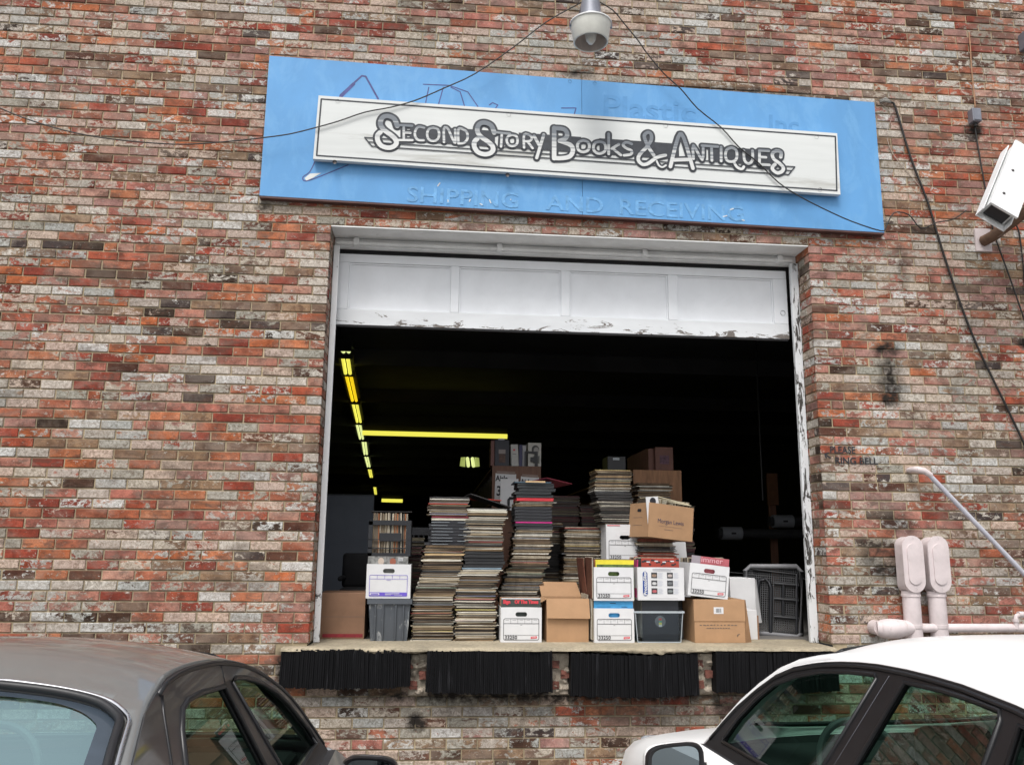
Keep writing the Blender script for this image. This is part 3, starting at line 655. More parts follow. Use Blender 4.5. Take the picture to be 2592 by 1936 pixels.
def wire(name, pts, r, m_, lb, y=-.02, ys=None, cat='wire'):
    P = [(x, (ys[i] if ys else y), z) for i, (x, z) in enumerate(pts)]
    P = smoothline(P, 3)
    return tag(MB().tube(P, r, 6).build(name, m_, smooth=True), lb, cat)
W1 = [[1.873,4.869],[1.587,4.674],[1.335,4.442],[1.043,4.199],[0.813,4.065],[0.597,3.949],[0.416,3.881],[0.222,3.828],[0.035,3.746],[-0.141,3.68],[-0.316,3.622],[-0.484,3.586],[-0.687,3.549],[-1.039,3.5],[-1.345,3.498],[-1.653,3.52],[-1.917,3.563],[-2.23,3.653],[-2.498,3.767]]
wire('cable', W1, .0048, MT['black_cable'], 'thin black cable swooping left from the lamp across both signs', -.13)
W2 = [[1.973,4.897],[2.113,4.817],[2.2,4.71],[2.273,4.618],[2.327,4.545],[2.381,4.461],[2.513,4.294],[2.647,4.168],[2.775,4.011],[2.957,3.862],[3.088,3.71],[3.233,3.591],[3.395,3.428],[3.559,3.322],[3.756,3.225],[3.958,3.14],[4.191,3.072],[4.235,3.108],[4.307,3.225],[4.427,3.215],[4.519,3.106],[4.645,3.161],[4.788,3.194],[4.902,3.272]]
wire('cable', W2, .0048, MT['black_cable'], 'thin black cable running down right from the lamp across both signs', -.13)
wire('cable', [[4.398,4.234],[4.428,4.224],[4.46,4.173],[4.55,3.754],[4.662,3.376],[4.738,3.023],[4.854,2.554],[4.966,2.195],[5.131,1.786],[5.257,1.469],[5.366,1.16]]+[(5.50,.75),(5.60,.2),(5.62,-1.0)], .0085, MT['black_cable'], 'thick black cable slanting down the bricks right of the signs')
wire('cable', [[5.123,4.077],[5.134,3.866],[5.159,3.527],[5.18,3.272],[5.201,3.105],[5.295,2.748],[5.367,2.457],[5.446,2.181]]+[(5.62,1.6),(5.72,.6),(5.74,-1.0)], .0060, MT['black_cable'], 'black cable dropping from the small grey junction box')
wire('cable', [[5.357,3.28],[5.395,3.204],[5.409,3.115],[5.411,2.856],[5.401,2.589]]+[(5.42,2.3),(5.47,1.6),(5.48,.5)], .0065, MT['black_cable'], 'black cable hanging from the camera arm at the right edge')
wire('cable', [[5.157,4.908],[5.157,4.822],[5.147,4.559],[5.147,4.359],[5.144,4.21]], .0055, MT['tan_cable'], 'tan painted cable running up from the small grey junction box')
wire('cable', [[4.338,4.223],[4.428,4.118],[4.373,3.965],[4.409,3.782],[4.57,3.572],[4.687,3.405]], .0022, MT['pale_cable'], 'very thin pale loose wire beside the corner of the blue sign', -.008)
m = MB()
for k in range(5):
    rng = random.Random(k); m.tube([(4.34+rng.uniform(-.01,.01),-.012,4.235+rng.uniform(-.01,.01)),(4.38+rng.uniform(-.02,.02),-.03,4.245+rng.uniform(-.02,.03)),(4.42,-.02,4.225)], .009, 6)
tag(m.build('caulk_blob', MT['sidewalk'], smooth=True), 'pale lump of sealant where the thick cable leaves the bricks', 'sealant')
for nm, x, z, w_, h_, d_, lb in (('junction_box',5.12,4.135,.075,.115,.07,'small grey junction box on the bricks above the camera'),('junction_box',5.665,4.84,.13,.15,.09,'grey metal box cut by the right edge near the top')):
    t = thing(nm, lb, 'box', (x,0,z)); MB().box((-w_/2,-d_,-h_/2),(w_/2,-.001,h_/2), bev=.006).build('housing', MT['metal_grey'], t)
    MB().box((-w_/2+.008,-d_-.005,-h_/2+.008),(w_/2-.008,-d_-.0005,h_/2-.008), bev=.002).build('cover', MT['metal_grey'], t)
    MB().lathe([(.012,0),(.012,-.03)], (0,-d_/2,-h_/2), 12).build('cable_gland', MT['black_cable'], t)

# security camera on its bracket
t = thing('security_camera', 'white boxy security camera with sun shield on a rusty wall arm', 'camera', (0,0,0))
def cam_basis():
    A_ = Vector((4.79,-.62,3.03)); B_ = Vector((5.19,-.40,3.62))     # front end (low) to back end
    ax = (B_-A_).normalized(); side = ax.cross(Vector((.25,1,0.25))).normalized(); up = side.cross(ax).normalized()
    return A_, ax, side, up, (B_-A_).length
A_, ax, sd_, up_, L_ = cam_basis()
MC = Matrix((sd_, ax, up_)).transposed().to_4x4(); MC.translation = A_
MB().box((-.092,.02,-.075),(.092,L_,.055), m=MC, bev=.006).build('housing', MT['white_paint'], t)
MB().box((-.106,-.035,.056),(.106,L_+.01,.064), m=MC, bev=.002).box((-.114,-.035,-.02),(-.107,L_+.01,.0635), m=MC).box((.107,-.035,-.02),(.114,L_+.01,.0635), m=MC).build('sun_shield', MT['white_paint'], t)
MB().box((-.108,-.037,-.095),(.108,L_+.0,-.0755), m=MC, bev=.004).build('bottom_plate', MT['white_paint'], t)
MB().box((-.075,.005,-.06),(.075,.0195,.045), m=MC).build('window', MT['black_plastic'], t)
for a_ in (.12,.40): MB().lathe([(0,-.006),(.010,-.004),(.012,0)], tuple(MC @ Vector((.045,a_,-.096))), 12, m=MC.to_3x3().to_4x4() @ Matrix.Rotation(0,4,'X')).build('screw', MT['screw'], t)
arm = MB().tube([(5.10,-.02,3.07),(5.12,-.12,3.08),(5.32,-.34,3.25),(5.42,-.44,3.33)], [.045,.045,.042,.035], 8); arm.build('wall_arm', MT['rust'], t, auto=50)
MB().box((5.37,-.56,3.30),(5.50,-.36,3.42), bev=.01).build('swivel_head', MT['white_paint'], t)
MB().box((5.035,-.022,2.985),(5.165,-.001,3.175), bev=.003).build('wall_plate', MT['pink_paint'], t)

# conduit elbows, pipes and handrail
for k,(xc,lb) in enumerate(((4.222,'left one of two pinkish white conduit elbows rising from the pipe'),(4.413,'right one of two pinkish white conduit elbows rising from the pipe'))):
    t = thing('conduit_elbow', lb, 'conduit', (xc,-.10,0), 0, 'conduit elbows right of the door')
    MB().lathe([(.060,-.25),(.060,.345),(.063,.348),(.063,.375)], (0,0,0), 28).build('riser_pipe', MT['pink_paint'], t, auto=40)
    MB().lathe([(.0605,.335),(.066,.338),(.066,.352),(.0605,.355)], (0,0,0), 28).lathe([(.0605,.12),(.064,.122),(.064,.145),(.0605,.147)], (0,0,0), 28).box((-.085,.02,.122),(.085,.095,.145)).build('strap', MT['pink_paint'], t, auto=40)
    b_ = MB()
    def stad(w_, h_, z_, n=12):
        pts = []
        for q_ in range(n+1): a = pi*q_/n; pts.append((w_*cos(a), z_+h_/2-w_+w_*sin(a)))
        for q_ in range(n+1): a = pi+pi*q_/n; pts.append((w_*cos(a), z_-h_/2+w_+w_*sin(a)))
        return pts
    b_.prism(stad(.066,.40,.555), -.055, .052); b_.box((-.05,.0,.60),(.05,.099,.72), bev=.02)
    b_.build('elbow_body', MT['pink_paint'], t, auto=30)
    MB().prism(stad(.078,.395,.565), -.072, -.0555).build('cover_plate', MT['pink_paint'], t, auto=30)
    MB().prism(stad(.046,.285,.565), -.080, -.0725).build('raised_panel', MT['pink_paint'], t, auto=30)
    for z_ in (.742,.388): MB().lathe([(0,-.004),(.007,-.003),(.009,0)], (0,-.0727,z_), 10, m=Matrix.Rotation(pi/2,4,'X')).build('screw', MT['screw'], t)
t = thing('horizontal_pipe', 'pinkish white pipe with capped left end running right behind the white car', 'pipe', (4.0,-.12,.118))
MB().tube([(.20,0,.004),(3.0,0,.012)], .030, 16).build('pipe', MT['pink_paint'], t, auto=40)
MB().tube([(-.045,0,0),(-.03,0,0),(.02,-.006,0),(.09,-.006,0),(.16,0,.004),(.215,0,.004)], [.045,.060,.068,.066,.052,.036], 20).build('pipe_cap', MT['pink_paint'], t, auto=50)
MB().tube([(-.052,.01,0),(-.025,.0,0)], [.050,.058], 20).build('end_ring', MT['pink_paint'], t, auto=40)
MB().tube([(.965,-.02,-.0),(.968,-.02,.065),(.975,-.02,.09),(1.0,-.02,.100),(1.3,-.02,.102)], .016, 12).build('small_branch_pipe', MT['pink_paint'], t, auto=50)
MB().tube([(.967,-.02,.05),(.968,-.02,.07)], .022, 12).tube([(.99,-.02,.100),(1.03,-.02,.100)], .022, 12).build('fitting', MT['pink_paint'], t, auto=50)
MB().tube([(-.02,.115,.0),(-.02,.02,.0)], .05, 16).build('wall_stub', MT['pink_paint'], t, auto=50)
t = thing('handrail', 'diagonal pale grey handrail pipe bolted to the bricks at its top end', 'handrail', (4.336,-.10,1.245))
MB().tube([(.085,0,-.025),(.76,0,-.745),(1.6,0,-1.66),(1.75,0,-2.28)], .0175, 14).build('rail', mat('grey_rail_paint', (.50,.50,.56), .5, .12, 9), t, auto=40)
MB().tube([(.0,.095,0),(.0,.03,0),(.015,.005,-.002),(.06,0,-.012),(.112,0,-.045)], [.020,.020,.024,.024,.021], 14).build('elbow', MT['pink_paint'], t, auto=50)

t = thing('painted_notice', 'small black hand lettering please ring bell with an arrow on bricks', 'writing', (0,0,0))
lettering('lettering', 'PLEASE', 3.732, -.0055, 1.362, .074, MT['ink'], t, sx=.86, bold=.0014, tilt=.0)
lettering('lettering', 'RING BELL', 3.765, -.0055, 1.283, .070, MT['ink'], t, sx=1.02, bold=.0014, tilt=0)
m = MB(); m.strip([(3.735,1.325),(3.695,1.355)], .005, -.0035); m.strip([(3.695,1.355),(3.722,1.362)], .005, -.0037); m.strip([(3.695,1.355),(3.702,1.325)], .005, -.0039); m.build('arrow', MT['ink'], t)

# ================================================================ GOODS ON THE DOCK
PAL = [((.50,.44,.34),8),((.36,.30,.21),7),((.22,.16,.10),7),((.12,.085,.055),8),((.05,.036,.026),9),((.30,.30,.28),7),((.66,.63,.56),8),((.015,.015,.018),9),((.78,.77,.72),6),((.16,.17,.19),4),((.36,.07,.06),2),((.15,.20,.16),1),((.12,.15,.28),1),((.5,.42,.16),1),((.46,.20,.18),1)]
def pal(rng, brown=0.0):
    if rng.random() < brown: return rng.choice([(.24,.165,.09),(.17,.112,.062),(.34,.255,.155),(.11,.072,.042),(.05,.034,.022)])
    tot = sum(w_ for _, w_ in PAL); q_ = rng.random()*tot
    for c, w_ in PAL:
        q_ -= w_
        if q_ <= 0: return c
    return PAL[0][0]
def interp(tab, z):
    for (a,va),(b,vb) in zip(tab[:-1], tab[1:]):
        if z <= b: return va+(vb-va)*max(0, (z-a))/(b-a)
    return tab[-1][1]
S_ = .1465
def sleeve_mesh():
    mb = MB(); rng = random.Random(11)
    n = 6; ring = []
    for k in range(4):
        a = [(-S_,-S_),(S_,-S_),(S_,S_),(-S_,S_)][k]; b = [(-S_,-S_),(S_,-S_),(S_,S_),(-S_,S_)][(k+1)%4]
        for j in range(n): u = j/n; ring.append((a[0]+(b[0]-a[0])*u, a[1]+(b[1]-a[1])*u))
    N = len(ring); j_ = lambda: rng.uniform(-.0016,.0016)
    vs = [(x+j_(), y+j_(), .04) for x, y in ring]+[(x*.995+j_(), y*.995+j_(), .5) for x, y in ring]+[(x+j_(), y+j_(), .96) for x, y in ring]
    fs = [(k,(k+1)%N,N+(k+1)%N,N+k) for k in range(N)]+[(N+k,N+(k+1)%N,2*N+(k+1)%N,2*N+k) for k in range(N)]+[tuple(range(N))[::-1], tuple(range(2*N,3*N))]
    return vs, fs
SV, SF = sleeve_mesh()
me_sl = bpy.data.meshes.new('record_sleeve'); me_sl.from_pydata(SV, [], SF); me_sl.materials.append(MT['sleeve'])
sl0 = bpy.data.objects.new('record_sleeve', me_sl)
def one_sleeve(x, y, z, th, rz, col, label, group, name='record_sleeve', cat='record', sc=1.0, rx=0, ry=0):
    o = sl0.copy(); o.name = name; COL.objects.link(o)
    o.location = (x, y, z); o.scale = (sc, sc, th); o.rotation_euler = (rx, ry, rz); o.color = (*col, 1)
    return tag(o, label, cat, group)
PILE = MB(); PCOL = []
def pile_add(x, y, z, th, rz, col, sc=1.0, R=None):
    m = Matrix.Translation((x,y,z)) @ (R if R is not None else Matrix.Rotation(rz,4,'Z')) @ Matrix.Diagonal((sc,sc,th,1))
    PILE.add([m @ Vector(v) for v in SV], SF); PCOL.extend([(*col,1)]*len(SF))
def stack(xc, yc, z0, z1, tab, seed, adder, special=None, brown=.2, th=(.0028,.0095), jit=.011):
    rng = random.Random(seed); z = z0; k = 0; drift = 0; cnt = 0; fast = 0
    while z < z1-.002:
        t_ = rng.uniform(*th); col = pal(rng, brown); sc = rng.uniform(.985,1.01); nm = None
        if special:
            s = special(z, rng)
            if s: col, t_, nm = s
        if z+t_ > z1: t_ = z1-z
        drift = drift*.8+rng.gauss(0, jit*.5); ex = rng.choice((-1,1))*rng.uniform(.008,.026) if rng.random() < .12 else 0
        adder(interp(tab, z)+drift+ex+rng.uniform(-jit,jit)*.4, yc+rng.uniform(-.004,.008), z, t_*.93, rng.uniform(-.035,.035), col, nm, sc)
        z += t_; cnt += 1
    return cnt
NS = [0]
def adder_obj(lbl, grp):
    def f(x, y, z, th, rz, col, nm, sc):
        if nm: one_sleeve(x, y, z, th, rz*.4, col, nm[1], nm[2], nm[0], nm[3], sc)
        else: one_sleeve(x, y, z, th, rz, col, lbl, grp, sc=sc); NS[0] += 1
    return f
def adder_pile(x, y, z, th, rz, col, nm, sc):
    if nm: one_sleeve(x, y, z, th, rz*.4, col, nm[1], nm[2], nm[0], nm[3], sc)
    else: pile_add(x, y, z, th, rz, col, sc)
BS1 = ('boxed_record_set','thick black box set with silver spine lines high in the tall leaning stack','black box sets in the leaning stack','record box set')
BS2 = ('boxed_record_set','thick black box set in the middle of the stack between two taller stacks','black box sets in the middle stack','record box set')
BS3 = ('boxed_record_set','thick black box set near the pink sleeve above the white carton','black box sets around the pink sleeve','record box set')
BS4 = ('boxed_record_set','thick black box set lying above the bright red one','black box sets at the top','record box set')
used = set()
def once(key): 
    if key in used: return False
    used.add(key); return True
def sp1(z, rng):
    if .585 < z < .64 and once('t1'): return ((.55,.40,.22), .016, ('record_sleeve','thick tan cardboard sleeve just below the black box sets in the leaning stack',None,'record'))
    if .655 < z < .835: return ((.020,.023,.032), .0225, BS1)
    if .835 < z < .87 and once('w1'): return ((.66,.64,.56), .016, ('boxed_record_set','cream boxed set lying directly on the black box sets in the leaning stack',None,'record box set'))
    if .85 < z < .90 and once('m1'): return ((.22,.03,.05), .018, ('boxed_record_set','dark maroon boxed set near the top of the leaning stack',None,'record box set'))
    if z > .955 and once('r1'): return ((.45,.06,.035), .008, ('record_sleeve','red edged sleeve close to the top of the leaning stack',None,'record'))
    if z > .985: return ((.03,.03,.035), .005, None) if not once('w2') else ((.75,.74,.70), .010, ('record_sleeve','bright white sleeve at the top of the leaning stack',None,'record'))
    return None
T1 = [(0,.82),(.15,.822),(.29,.84),(.45,.872),(.56,.893),(.655,.90),(.665,.92),(.84,.935),(.88,.925),(.93,.905),(1.0,.93),(1.03,.945)]
stack(.82, .47, FLOOR, 1.015, T1, 21, adder_obj('worn thin record sleeve lying in the tall leaning stack beside the grey tote', 'sleeves in the leaning stack'), sp1, .28)
def sp2(z, rng):
    if .49 < z < .505 and once('bl2'): return ((.22,.32,.42), .012, ('record_sleeve','pale blue and white patterned sleeve under the black box sets in the middle stack',None,'record'))
    if .50 < z < .60: return ((.018,.020,.024), .024, BS2)
    if .68 < z < .69 and once('r2'): return ((.50,.13,.13), .012, ('record_sleeve','faded red sleeve in the upper half of the middle stack',None,'record'))
    if .20 < z < .25 and once('y2'): return ((.62,.56,.22), .006, ('record_sleeve','thin pale yellow sleeve low in the middle stack',None,'record'))
    if z > .90 and once('w3'): return ((.70,.68,.58), .014, ('boxed_record_set','cream boxed set topping the middle stack',None,'record box set'))
    return None
T2 = [(0,1.135),(.15,1.142),(.25,1.128),(.34,1.13),(.46,1.16),(.50,1.185),(.58,1.195),(.67,1.20),(.78,1.192),(.88,1.203),(.95,1.205)]
stack(1.135, .47, FLOOR, .935, T2, 22, adder_obj('worn thin record sleeve lying in the middle stack left of the white carton', 'sleeves in the middle stack'), sp2, .15)
def sp3(z, rng):
    if .785 < z < .955:
        if z > .835 and once('pk'): return ((.62,.03,.28), .012, ('record_sleeve','bright pink sleeve wedged between black box sets',None,'record'))
        return ((.022,.025,.034), .0235, BS3)
    if z > 1.005 and once('red3'): return ((.60,.03,.05), .026, ('boxed_record_set','bright red boxed set under the top black sets',None,'record box set'))
    if z > 1.03: return ((.018,.024,.030), .0245, BS4)
    return None
T3 = [(0,1.47),(.3,1.49),(.38,1.515),(.46,1.525),(.50,1.57),(.65,1.585),(.79,1.59),(1.0,1.60),(1.2,1.605)]
stack(1.5, .74, FLOOR, 1.145, T3, 23, adder_pile, sp3, .25)
T4 = [(0,2.03),(.3,2.02),(.6,2.03),(.84,2.04)]
stack(2.03, 1.06, FLOOR, .82, T4, 24, adder_pile, None, .35)
stack(1.74, 1.30, FLOOR, .86, [(0,1.76),(1,1.76)], 25, adder_pile, lambda z, r: ((.02,.02,.022), .012, None) if .45 < z < .68 else None, .3)
dark = lambda z, r: (r.choice([(.03,.03,.035),(.05,.035,.03),(.10,.09,.06),(.07,.02,.025)]), .012, None)
stack(1.90, 1.55, FLOOR, 1.10, [(0,1.95),(1.2,1.95)], 26, adder_pile, dark, .2, jit=.01)
stack(2.22, 1.50, FLOOR, 1.02, [(0,2.24),(1.2,2.24)], 27, adder_pile, dark, .2, jit=.01)
# stack on the rear white carton
def sp6(z, rng):
    if 1.03 < z < 1.075: return ((.02,.02,.022), .02, None)
    if .86 < z < 1.03: return (rng.choice([(.03,.03,.03),(.45,.43,.38),(.12,.10,.09)]), .007, None)
T6 = [(.8,2.31),(1.05,2.27),(1.12,2.25),(1.28,2.26)]
stack(2.28, .88, .842, 1.275, T6, 28, adder_pile, sp6, .25, jit=.009)
stack(2.72, 1.42, FLOOR, 1.215, [(0,2.72),(1.2,2.73)], 29, adder_pile, None, .4)
stack(2.94, 1.40, FLOOR, 1.02, [(0,2.93),(1.2,2.93)], 30, adder_pile, dark, .4)
# stack under the tan law firm carton
stack(2.60, .78, FLOOR, .735, [(0,2.60),(.58,2.59),(.66,2.58),(.75,2.58)], 31, adder_pile, lambda z, r: ((.40,.07,.04), .006, None) if .57 < z < .62 and r.random() < .6 else None, .3, jit=.012)
stack(.56, 1.20, FLOOR, .60, [(0,.66),(1,.66)], 32, adder_pile, dark, .1)
stack(.55, .98, FLOOR, .72, [(0,.58),(1,.60)], 33, adder_pile, dark, .1)

def upright(x0, x1, y, zb, n, seed, h=.315, side='x', dark=False, w=.012):
    """row of sleeves standing on edge, faces towards x (side x) or the viewer (side y)"""
    rng = random.Random(seed)
    for k in range(n):
        u = (k+.5)/n; x = x0+(x1-x0)*u
        R = Matrix.Rotation(pi/2+rng.uniform(-.03,.03), 4, 'Y') if side == 'x' else Matrix.Rotation(pi/2+rng.uniform(-.04,.02), 4, 'X')
        c = rng.choice([(.06,.05,.04),(.25,.2,.14),(.4,.36,.28),(.03,.03,.03),(.55,.5,.42),(.42,.16,.07),(.16,.13,.1)]) 
        sc = h/.293*rng.uniform(.97,1.0); th = abs(x1-x0)/n*.85
        if side == 'x': pile_add(x-th*.5, y, zb+sc*S_, th, 0, c, sc, R)
        else: pile_add(y, x+th*.5, zb+sc*S_, th, 0, c, sc, R)

# ---- cartons
def stadium(cx, cz, hw, r, n=8):
    p = []
    for q in range(n+1): a = -pi/2+pi*q/n; p.append((cx+hw-r+r*cos(a), cz+r*sin(a)))
    for q in range(n+1): a = pi/2+pi*q/n; p.append((cx-hw+r+r*cos(a), cz+r*sin(a)))
    return p
def rline(mb, pts, r, y):
    for a, b in zip(pts[:-1], pts[1:]):
        RL[0] -= .000004; mb.strip([a, b], r, y+RL[0])
RL = [0.0]
def rrect(x0, z0, x1, z1, r=.012):
    p = []
    for cx, cz, a0 in ((x1-r,z0+r,-pi/2),(x1-r,z1-r,0),(x0+r,z1-r,pi/2),(x0+r,z0+r,pi)):
        for q in range(5): a = a0+pi/2*q/4; p.append((cx+r*cos(a), cz+r*sin(a)))
    return p+[p[0]]
def carton(label, x, y, z, w_, d_, h_, m_, hole=True, cat='box', name='storage_box', group=None, rz=0.0, ry=0.0, open_top=True, body='body'):
    t = thing(name, label, cat, (x, y, z), rz, group)
    t.rotation_euler = (0, ry, rz)
    th = .004; hw = w_/2
    holes = [stadium(0, h_*.80, .042, .0155)] if hole else []
    rng = random.Random(int(x*1000)); wob = [rng.uniform(-.002,.002) for _ in range(8)]
    p = panel([(-hw,0.002),(hw,.002),(hw+wob[0],h_),(wob[1],h_+wob[2]),(-hw+wob[3],h_)], holes, lambda u, v: (u, 0.0015*sin(u*9)*sin(v*9), v), .09)
    b = p
    f = MB(); f.v = list(p.v); f.f = list(p.f); f.mi = list(p.mi)
    n0 = len(f.v); f.add([(x_, y_+th, z_) for x_, y_, z_ in p.v], [tuple(reversed(q)) for q in p.f])
    for hl in ([holes[0]] if holes else []):
        m = len(hl); f.add([(a, .0, b_) for a, b_ in hl]+[(a, th, b_) for a, b_ in hl], [(i,(i+1)%m,(i+1)%m+m,i+m) for i in range(m)])
    f.add([(-hw,0,h_),(hw,0,h_),(hw,th,h_),(-hw,th,h_)], [(0,1,2,3)])
    f.box((-hw,.0005,0.001),(-hw+th,d_,h_-.001)).box((hw-th,.0005,.001),(hw,d_,h_-.001)).box((-hw+th,d_-th,.001),(hw-th,d_,h_-.001)).box((-hw+.001,.001,0),(hw-.001,d_-.001,.0025))
    if not open_top: f.box((-hw,.0,h_-.0009),(hw,d_,h_+.003))
    f.build(body, m_, t)
    return t
def form_label(t, w_, ink, num='33250', tagc=True, title=None):
    m = MB(); x0, x1, z0, z1 = -w_*.43, w_*.43, .018, .165
    rline(m, rrect(x0, z0, x1, z1), .0017, -.0022)
    rline(m, [(x0,z0+.033),(x1,z0+.033)], .0009, -.0022); rline(m, [(x0+.003,z1-.034),(x1-.003,z1-.034)], .0016, -.0022)
    for k in range(1,5): xx = x0+(x1-x0)*k/5; rline(m, [(xx,z1-.034),(xx,z1-.001)], .0008, -.0022)
    for k in range(5): xx = x0+(x1-x0)*(k+.5)/5; rline(m, [(xx-.012,z1-.010),(xx+.012,z1-.010)], .0007, -.0022)
    rline(m, [(-.006,z1-.044),(.006,z1-.044)], .0010, -.0022)
    m.build('printed_form', ink, t)
    if num: lettering('printed_number', num, x0+.008, -.0025, z0+.006, .036, ink, t, sx=1.0, bold=.0004)
    if tagc:
        q = MB(); q.add([(x1-.058,-.0023,z0+.008),(x1-.014,-.0023,z0+.012),(x1-.014,-.0023,z0+.026),(x1-.058,-.0023,z0+.022)], [(0,1,2,3)]); q.build('red_tag', MT['red_tag'], t)
        q = MB(); rline(q, [(x1-.050,z0+.0155),(x1-.022,z0+.0185)], .0016, -.0028); q.build('tag_print', MT['box_white'], t)
def front_sleeve(label, x, y, zb, col, w_=.312, h_=.312, ry=0.0, th=.004, name='record_sleeve', tilt=.03):
    t = thing(name, label, 'record', (x, y, zb)); t.rotation_euler = (-tilt, ry, 0)
    MB().box((-w_/2,0,0),(w_/2,th,h_)).build('cover', colmat('cover_'+str(int(x*100)), col), t)
    return t
# white carton 33250 low in front
c = carton('white storage carton 33250 alone on the dock left of the open brown carton', 1.464, .225, FLOOR, .295, .31, .243, MT['box_white'], group='white storage cartons with number'); form_label(c, .295, MT['ink'])
c = front_sleeve('dark record sleeve with red title Sign of the Times in the lone white carton', 1.464, .245, -.008, (.045,.055,.05), .285, .300)
lettering('title', 'Sign', -.130, -.003, .262, .034, MT['red_tag'], c, bold=.0022, sx=.95); lettering('title', 'Of', -.047, -.003, .262, .034, MT['red_tag'], c, bold=.0022, sx=.9)
lettering('title', 'The', -.004, -.003, .262, .034, MT['red_tag'], c, bold=.0022, sx=.9); lettering('title', 'Times', .054, -.003, .262, .034, MT['red_tag'], c, bold=.0022, sx=.85)
MB().box((-.1415,-.0015,.292),(.1415,.0035,.2995)).build('white_edge', MT['box_white'], c)
upright(.30, .46, 1.464, .0, 12, 41, .29, 'y')
# lower and upper cartons in the middle column
c = carton('lower white storage carton 33250 with blue sleeve on the dock', 2.137, .205, FLOOR, .292, .33, .240, MT['box_white'], group='white storage cartons with number'); form_label(c, .292, MT['ink'])
c = front_sleeve('plain sky blue sleeve standing in the lower white carton', 2.137, .225, -.008, (.06,.34,.66), .287, .287, tilt=.0)
rl = MB(); rline(rl, [(-.025,.268),(.015,.268)], .002, -.001); rline(rl, [(.06,.242),(.10,.242)], .0015, -.001); rline(rl, [(-.12,.242),(-.02,.243)], .001, -.001); rl.build('small_print', MT['ink'], c)
c = carton('upper white storage carton 33250 with yellow sleeve, stacked on the blue one', 2.137, .203, .278, .295, .33, .238, MT['box_white'], group='white storage cartons with number'); form_label(c, .295, MT['ink'])
c = front_sleeve('sleeve with yellow band over green picture in the upper middle carton', 2.150, .225, .285, (.74,.63,.04), .285, .283, tilt=0)
MB().box((-.135,-.002,.01),(.142,-.0005,.250)).build('green_picture', mat('green_picture', (.10,.16,.035), .6, .8, 25), c)
for k,(xx,col) in enumerate((( -.163,(.14,.05,.03)),(-.158,(.60,.57,.5)),(-.150,(.12,.09,.07)))):
    one_sleeve(2.137+xx, .36, .28+.155+k*.004, .005, 0, col, ('brown red sleeve on edge leftmost beside the upper middle carton','cream sleeve on edge between the brown red and dark ones','dark brown sleeve on edge touching the upper middle carton')[k], None, ry=pi/2, rx=0)
for k,col in enumerate(((.6,.58,.52),(.2,.16,.12),(.55,.5,.4))):
    pile_add(1.974+k*.005, .37, .146, .0035, 0, col, .97, Matrix.Rotation(pi/2,4,'Y'))
upright(.24, .50, 2.137, .285, 12, 43, .285, 'y'); upright(.24, .50, 2.137, .0, 12, 44, .28, 'y')
one_sleeve(1.960, .56, .300+.13, .006, 0, (.20,.07,.045), 'brown red record sleeve leaning upright behind the open brown carton', None, ry=pi/2-.10)
one_sleeve(1.945, .42, .17, .004, 0, (.50,.46,.38), 'pale sleeve edge squeezed between the open brown carton and white cartons', None, ry=pi/2+.08)
# appliance carton over clear bin
c = carton('white appliance carton printed with a blue name and six small photographs', 2.487, .203, .283, .345, .32, .235, MT['box_white'], hole=False, name='appliance_box')
m = MB(); P_ = stadium(0,0,.088,.018); P_ = [(-.118+b_, .118+a_*1.0) for a_, b_ in P_]; m.add([(a_, -.0022, b_) for a_, b_ in P_], [tuple(range(len(P_)))]); m.build('blue_logo', mat('logo_blue', (.02,.06,.25), .6, .1), c)
q_ = lettering('logo_writing', 'Proctor', 0, 0, 0, .036, MT['box_white'], None, bold=.0012)
q_.data.transform(Matrix.Translation((-.106,-.0032,.036)) @ Matrix.Rotation(-pi/2,4,'Y')); q_.parent = c
q_ = lettering('logo_writing', 'Silex', 0, 0, 0, .034, MT['box_white'], None, bold=.0012)
q_.data.transform(Matrix.Translation((-.109,-.0032,.140)) @ Matrix.Rotation(-pi/2,4,'Y')); q_.parent = c
ph = [(.30,.20,.14),(.42,.36,.34),(.55,.55,.55),(.16,.17,.18),(.42,.10,.11),(.18,.20,.20)]
for k in range(6):
    a = -.072+(k%2)*.118; b = .158-(k//2)*.056
    MB().add([(a,-.0022,b),(a+.044,-.0022,b),(a+.044,-.0022,b+.04),(a,-.0022,b+.04)], [(0,1,2,3)]).build('product_photo', mat('product_photo', (.05,.05,.055), .5, .6, 30), c)
    MB().prism(stadium(a+.022,b+.018,.017,.010), -.0028, -.0024).build('product_picture', mat('product_picture', ph[k], .5, .4, 40), c)
    m = MB(); [rline(m, [(a+.050,b+.036-j*.006),(a+.050+.038*(1-.3*((j+k)%3)/2),b+.036-j*.006)], .0006, -.0022) for j in range(7)]; m.build('small_print', colmat('soft_blue_ink', (.32,.36,.48)), c)
m = MB(); rline(m, [(-.06,.222),(.10,.222)], .0017, -.0022); rline(m, [(-.06,.212),(.075,.212)], .0017, -.0022); rline(m, [(-.08,.016),(.12,.016)], .0007, -.0022); m.build('headline', colmat('grey_ink', (.3,.3,.34)), c)
one_sleeve(2.317, .37, .30+.135, .006, 0, (.55,.04,.20), 'crimson magazine edge sticking out left of the appliance carton', None, ry=pi/2+.04, sc=.92)
c = front_sleeve('red and black pictured sleeve standing in the appliance carton', 2.493, .235, .290, (.36,.05,.03), .283, .294, tilt=0)
m = MB(); rng = random.Random(5)
for k in range(16): m.prism(stadium(-.128+k*.0172, .262+rng.uniform(-.016,.018), rng.uniform(.006,.014), .006), -.0012-k*.00004, -.0005-k*.00004)
m.build('dark_shapes', MT['ink'], c)
m = MB(); [m.prism(stadium(-.09+k*.06, .266+(k%2)*.006, .014, .004), -.0022, -.0018) for k in range(4)]; m.build('pale_shapes', MT['box_white'], c)
